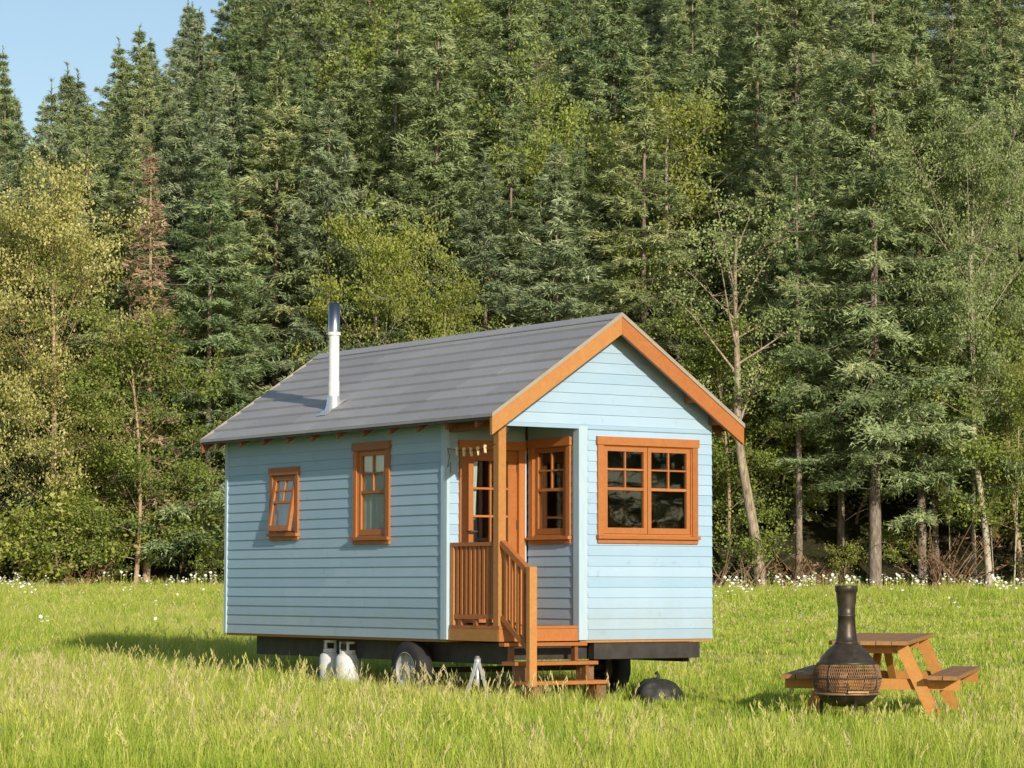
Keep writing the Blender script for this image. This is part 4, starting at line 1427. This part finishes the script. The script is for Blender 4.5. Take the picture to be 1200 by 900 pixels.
def brush(px, y, label, needles, seed, w=1.3, h=1.3):
    rs = np.random.RandomState(seed)
    m = MB()
    ends = []
    for i in range(46):
        a = rs.uniform(0, math.pi * 2)
        b = np.array([rs.normal(0, w * 0.3), rs.normal(0, 0.3), -0.05])
        d = np.array([math.cos(a) * rs.uniform(0.2, 1.0), math.sin(a) * 0.6, rs.uniform(0.25, 1.2)])
        l = rs.uniform(0.4, 1.0) * h
        p1 = b + d * l * 0.5
        p2 = b + d * l + rs.normal(0, 0.12, 3) + np.array([0, 0, -0.15])
        m.tube([b, p1, p2], [0.022, 0.014, 0.004], 4, False)
        ends.append((p1, p2))
    x = px_x(px, y)
    o = empty('brush_pile', (x, y, gz(x, y)))
    tag(o, label, 'brush')
    m.build('branches', M['twig_dead'], o)
    if needles:
        n = 500
        ii = rs.randint(0, len(ends), n)
        t = rs.uniform(0, 1, (n, 1))
        A = np.array([e[0] for e in ends])[ii]; B = np.array([e[1] for e in ends])[ii]
        pos = A + (B - A) * t + rs.normal(0, 0.07, (n, 3))
        me = leaf_mesh('dead_needles', pos, unit(rs.normal(0, 1, (n, 3))), unit(rs.normal(0, 1, (n, 3))), rs.uniform(0.10, 0.2, n), rs.uniform(0.03, 0.06, n), rs.uniform(0, 1, n), M['rust_needles'])
        link('dead_needles', me, o)
brush(868, 76.0, 'tangle of bare dead branches beside the cabin below the gnarled tree', False, 3, 1.3, 1.5)
brush(946, 76.2, 'rusty brown heap of dead brush at the foot of the thin dark spruce', True, 4, 1.1, 1.2)
brush(1103, 76.4, 'bare dead sticks with rusty needles between the tall trunks at right', True, 5, 1.0, 2.3)
brush(85, 76.2, 'low brown dead twigs at the foot of the silvery poplar', True, 6, 1.6, 0.9)

# ------------------------------------------------------------------ meadow: grass and daisies (geometry nodes on scattered points)
def blade_mesh(name, seed, n, h0, h1, rad, w, straw, seedheads=0):
    rs = np.random.RandomState(seed)
    V, F, T = [], [], []
    for i in range(n):
        a, r = rs.uniform(0, 6.283), rad * math.sqrt(rs.rand())
        bx_, by_ = r * math.cos(a), r * math.sin(a)
        h = rs.uniform(h0, h1)
        la = rs.uniform(0, 6.283)
        bend = rs.uniform(0.05, 0.38) * h
        fx, fy = math.cos(la), math.sin(la)
        wa = rs.uniform(0, 3.14)
        sx, sy = math.cos(wa), math.sin(wa)
        ww = w * rs.uniform(0.6, 1.3)
        t = float(np.clip(rs.normal(straw, 0.22), 0, 1))
        b = len(V)
        for q, f in ((0.0, 0.7), (0.35, 1.0), (0.72, 0.75)):
            ox, oy, oz = bx_ + fx * bend * q * q, by_ + fy * bend * q * q, h * q * (1 - 0.12 * q)
            V += [(ox - sx * ww * f / 2, oy - sy * ww * f / 2, oz), (ox + sx * ww * f / 2, oy + sy * ww * f / 2, oz)]
            T += [t * 0.8, t * 0.8]
        V.append((bx_ + fx * bend, by_ + fy * bend, h * 0.88)); T.append(min(1, t + 0.12))
        F += [(b, b + 1, b + 3, b + 2), (b + 2, b + 3, b + 5, b + 4), (b + 4, b + 5, b + 6)]
    for i in range(seedheads):
        a, r = rs.uniform(0, 6.283), rad * math.sqrt(rs.rand())
        x, y = r * math.cos(a), r * math.sin(a)
        h = h1 * rs.uniform(1.05, 1.5)
        lx, ly = rs.normal(0, 0.10, 2) * h
        b = len(V)
        sw = 0.0022
        V += [(x - sw, y, 0), (x + sw, y, 0), (x + lx * .6 + sw, y + ly * .6, h * 0.7), (x + lx * .6 - sw, y + ly * .6, h * 0.7), (x + lx, y + ly, h)]
        T += [0.5, 0.5, 0.8, 0.8, 0.9]
        F += [(b, b + 1, b + 2, b + 3), (b + 3, b + 2, b + 4)]
        for j in range(5):
            q = 0.72 + 0.28 * j / 5
            px_, py_, pz_ = x + lx * q, y + ly * q, h * q
            b = len(V)
            e = rs.normal(0, 0.014, 2)
            V += [(px_, py_, pz_), (px_ + e[0] + 0.006, py_ + e[1], pz_ + 0.022), (px_ + e[0] * 1.2, py_ + e[1] * 1.2, pz_ + 0.05), (px_ + e[0] - 0.006, py_ + e[1], pz_ + 0.025)]
            T += [1.0] * 4
            F.append((b, b + 1, b + 2, b + 3))
    me = bpy.data.meshes.new(name)
    me.from_pydata(V, [], F)
    at = me.attributes.new('tint', 'FLOAT', 'POINT')
    at.data.foreach_set('value', T)
    me.materials.append(M['grass'])
    return me

def scatter(name, meshes, pts, rots, scls, idx, dry, label, cat):
    coll = bpy.data.collections.new(name + '_kinds')
    for i, me in enumerate(meshes):
        coll.objects.link(bpy.data.objects.new('%s_kind_%02d' % (name, i), me))
    me = bpy.data.meshes.new(name)
    n = len(pts)
    me.vertices.add(n)
    me.vertices.foreach_set('co', np.asarray(pts, np.float32).ravel())
    for nm, ty, key, arr in (('rot', 'FLOAT_VECTOR', 'vector', rots), ('scl', 'FLOAT_VECTOR', 'vector', scls), ('idx', 'INT', 'value', idx), ('dry', 'FLOAT', 'value', dry)):
        a = me.attributes.new(nm, ty, 'POINT')
        a.data.foreach_set(key, np.asarray(arr, np.int32 if ty == 'INT' else np.float32).ravel())
    o = link(name, me)
    tag(o, label, cat, kind='stuff')
    ng = bpy.data.node_groups.new(name + '_scatter', 'GeometryNodeTree')
    ng.interface.new_socket('Geometry', in_out='INPUT', socket_type='NodeSocketGeometry')
    ng.interface.new_socket('Geometry', in_out='OUTPUT', socket_type='NodeSocketGeometry')
    N = ng.nodes
    gi, go = N.new('NodeGroupInput'), N.new('NodeGroupOutput')
    ci = N.new('GeometryNodeCollectionInfo')
    ci.inputs['Collection'].default_value = coll
    ci.inputs['Separate Children'].default_value = True
    ci.inputs['Reset Children'].default_value = True
    ip = N.new('GeometryNodeInstanceOnPoints')
    ip.inputs['Pick Instance'].default_value = True
    def na(nm, ty):
        q = N.new('GeometryNodeInputNamedAttribute')
        q.data_type = ty
        q.inputs['Name'].default_value = nm
        return q.outputs['Attribute']
    ng.links.new(gi.outputs[0], ip.inputs['Points'])
    ng.links.new(ci.outputs[0], ip.inputs['Instance'])
    ng.links.new(na('idx', 'INT'), ip.inputs['Instance Index'])
    ng.links.new(na('rot', 'FLOAT_VECTOR'), ip.inputs['Rotation'])
    ng.links.new(na('scl', 'FLOAT_VECTOR'), ip.inputs['Scale'])
    ng.links.new(ip.outputs[0], go.inputs[0])
    md = o.modifiers.new('scatter', 'NODES')
    md.node_group = ng
    return o

def in_house(x, y, marg=0.0):
    c, s = math.cos(TH), math.sin(TH)
    dx, dy = x + 0.135, y - 27.523
    hx, hy = c * dx + s * dy, -s * dx + c * dy
    return hx, hy

kinds = [blade_mesh('g', 1, 34, 0.18, 0.36, 0.13, 0.0047, 0.28, 0), blade_mesh('g', 2, 34, 0.20, 0.38, 0.14, 0.0044, 0.34, 1),
         blade_mesh('g', 3, 30, 0.17, 0.34, 0.13, 0.0045, 0.42, 1), blade_mesh('g', 4, 34, 0.15, 0.31, 0.12, 0.0058, 0.22, 0),
         blade_mesh('g', 5, 36, 0.05, 0.13, 0.14, 0.0056, 0.20, 0), blade_mesh('g', 6, 36, 0.045, 0.12, 0.15, 0.0056, 0.32, 0),
         blade_mesh('g', 7, 32, 0.06, 0.15, 0.14, 0.0058, 0.26, 1)]
pts, rots, scls, idx, dry = [], [], [], [], []
def add_tufts(y0, y1, dens, grow):
    area_n = 0
    y = y0
    while y < y1:
        dy = 0.5
        half = 0.2 * y + 2.5
        n = int(2 * half * dy * dens)
        for i in range(n):
            xx, yy = nrs.uniform(-half, half), y + nrs.uniform(0, dy)
            hx, hy = in_house(xx, yy)
            sh = short_map(xx, yy)
            under = 0.25 < hx < W and 0.3 < hy < L
            if under and nrs.rand() < 0.6:
                continue
            onpath = path_map(xx, yy) > nrs.rand() * 1.15
            d2 = (xx - 3.3) ** 2 + (yy - 26.2) ** 2
            front = math.hypot(max(-hx, 0, hx - W), max(-0.6 - hy, 0, hy - L)) < 0.75
            if nrs.rand() < sh:
                k = 4 + nrs.randint(0, 3)
                s = nrs.uniform(0.6, 1.05)
            else:
                k = nrs.randint(0, 4)
                s = nrs.uniform(0.65, 1.15)
                if front or under:
                    s *= 0.74
                    k = 4 + nrs.randint(0, 3) if nrs.rand() < 0.35 else k
            if yy > 31 and not sh > 0.5:
                s *= 0.72
            if -1.9 < hy < 0.2 and -0.4 < hx < 1.3:
                k = 4 + nrs.randint(0, 2)
                s = nrs.uniform(0.5, 0.9)
            big = 0.5 + 0.5 * mnoise.noise((xx * 0.9, yy * 0.5, 7.0))
            s *= 0.8 + 0.4 * big
            if onpath:
                k = 4 + nrs.randint(0, 2)
                s = nrs.uniform(0.4, 0.75)
            pts.append((xx, yy, gz(xx, yy) - 0.01))
            rots.append((nrs.normal(0, 0.08), nrs.normal(0, 0.08), nrs.uniform(0, 6.28)))
            scls.append((s * grow, s * grow, s))
            idx.append(k)
            left = 1 - sstep(-0.08, 0.06, xx / yy)
            dry.append(float(np.clip(nrs.normal(0.31 + 0.20 * left * sstep(19, 27, yy) * (1 - sstep(33, 42, yy)), 0.25), 0, 1)))
            if onpath:
                dry[-1] = nrs.uniform(0.7, 1.0)
        y += dy
add_tufts(18.5, 34, 46, 1.0)
add_tufts(34, 52, 21, 1.4)
add_tufts(52, 77.5, 13, 1.9)
scatter('meadow_grass', kinds, pts, rots, scls, idx, dry, 'tall yellow green meadow grass with straw seed heads', 'grass')

# weedy broad leaved plants and dark tufts below the cabin are part of the undergrowth
def daisy_mesh(seed, h, heads):
    rs = np.random.RandomState(seed)
    m = MB()
    pet, eye = [], []
    V, F, MI = [], [], []
    for k in range(heads):
        x, y = rs.normal(0, 0.06, 2)
        hh = h * rs.uniform(0.8, 1.15)
        b = len(V)
        V += [(x - 0.003, y, 0), (x + 0.003, y, 0), (x + 0.003, y, hh), (x - 0.003, y, hh)]
        F.append((b, b + 1, b + 2, b + 3)); MI.append(2)
        tl = Euler((rs.uniform(0.2, 1.1), 0, rs.uniform(-0.9, 0.9))).to_matrix()
        r = 0.030 * rs.uniform(0.8, 1.2)
        n = 10
        b = len(V)
        V.append((x, y, hh))
        for j in range(n):
            a = 2 * math.pi * j / n
            rr = r * (1.0 if j % 2 == 0 else 0.78)
            p = tl @ Vector((rr * math.cos(a), rr * math.sin(a), -0.003))
            V.append((x + p.x, y + p.y, hh + p.z))
        for j in range(n):
            F.append((b, b + 1 + j, b + 1 + (j + 1) % n)); MI.append(0)
        b = len(V)
        for j in range(6):
            a = 2 * math.pi * j / 6
            p = tl @ Vector((r * 0.3 * math.cos(a), r * 0.3 * math.sin(a), 0.006))
            V.append((x + p.x, y + p.y, hh + p.z))
        F.append(tuple(range(b, b + 6))); MI.append(1)
    me = bpy.data.meshes.new('daisy')
    me.from_pydata(V, [], F)
    at = me.attributes.new('tint', 'FLOAT', 'POINT')
    at.data.foreach_set('value', [0.2] * len(V))
    for q in ('petal', 'daisy_eye', 'grass'):
        me.materials.append(M[q])
    me.polygons.foreach_set('material_index', MI)
    return me
dk = [daisy_mesh(31, 0.40, 3), daisy_mesh(32, 0.43, 5), daisy_mesh(33, 0.36, 2), daisy_mesh(34, 0.32, 1)]
dp, dr_, ds, di, dd = [], [], [], [], []
for i in range(11000):
    yy = nrs.uniform(40, 76.2)
    half = 0.2 * yy + 2
    xx = nrs.uniform(-half, half)
    cl_ = mnoise.noise((xx * 0.45, yy * 0.25, 2.0)) + 0.5 * mnoise.noise((xx * 1.3, yy * 0.8, 5.0))
    pr = sstep(52, 77, yy) ** 1.5 * (0.035 + 0.55 * sstep(0.05, 0.6, cl_)) + 0.005 * sstep(0.0, 0.4, cl_)
    if nrs.rand() > pr:
        continue
    dp.append((xx, yy, gz(xx, yy))); dr_.append((0, 0, nrs.uniform(-0.7, 0.7))); s = nrs.uniform(0.85, 1.2); ds.append((s, s, s)); di.append(nrs.randint(0, 4)); dd.append(0.3)
scatter('daisies', dk, dp, dr_, ds, di, dd, 'white daisies dotted along the far edge of the meadow', 'flowers')
DAIS = [(470, 886, 'small white daisy in the foreground grass, left of the other'), (525, 889, 'small white daisy in the foreground grass, right of the other')]
for px_, py_, lab in DAIS:
    yy = 21.6
    xx = px_x(px_, yy)
    o = link('daisy', dk[3])
    o.location = (xx, yy, gz(xx, yy))
    o.scale = (1, 1, max(0.2, (px_z(py_, yy) - gz(xx, yy)) / 0.32))
    tag(o, lab, 'flower', 'daisies in the foreground')
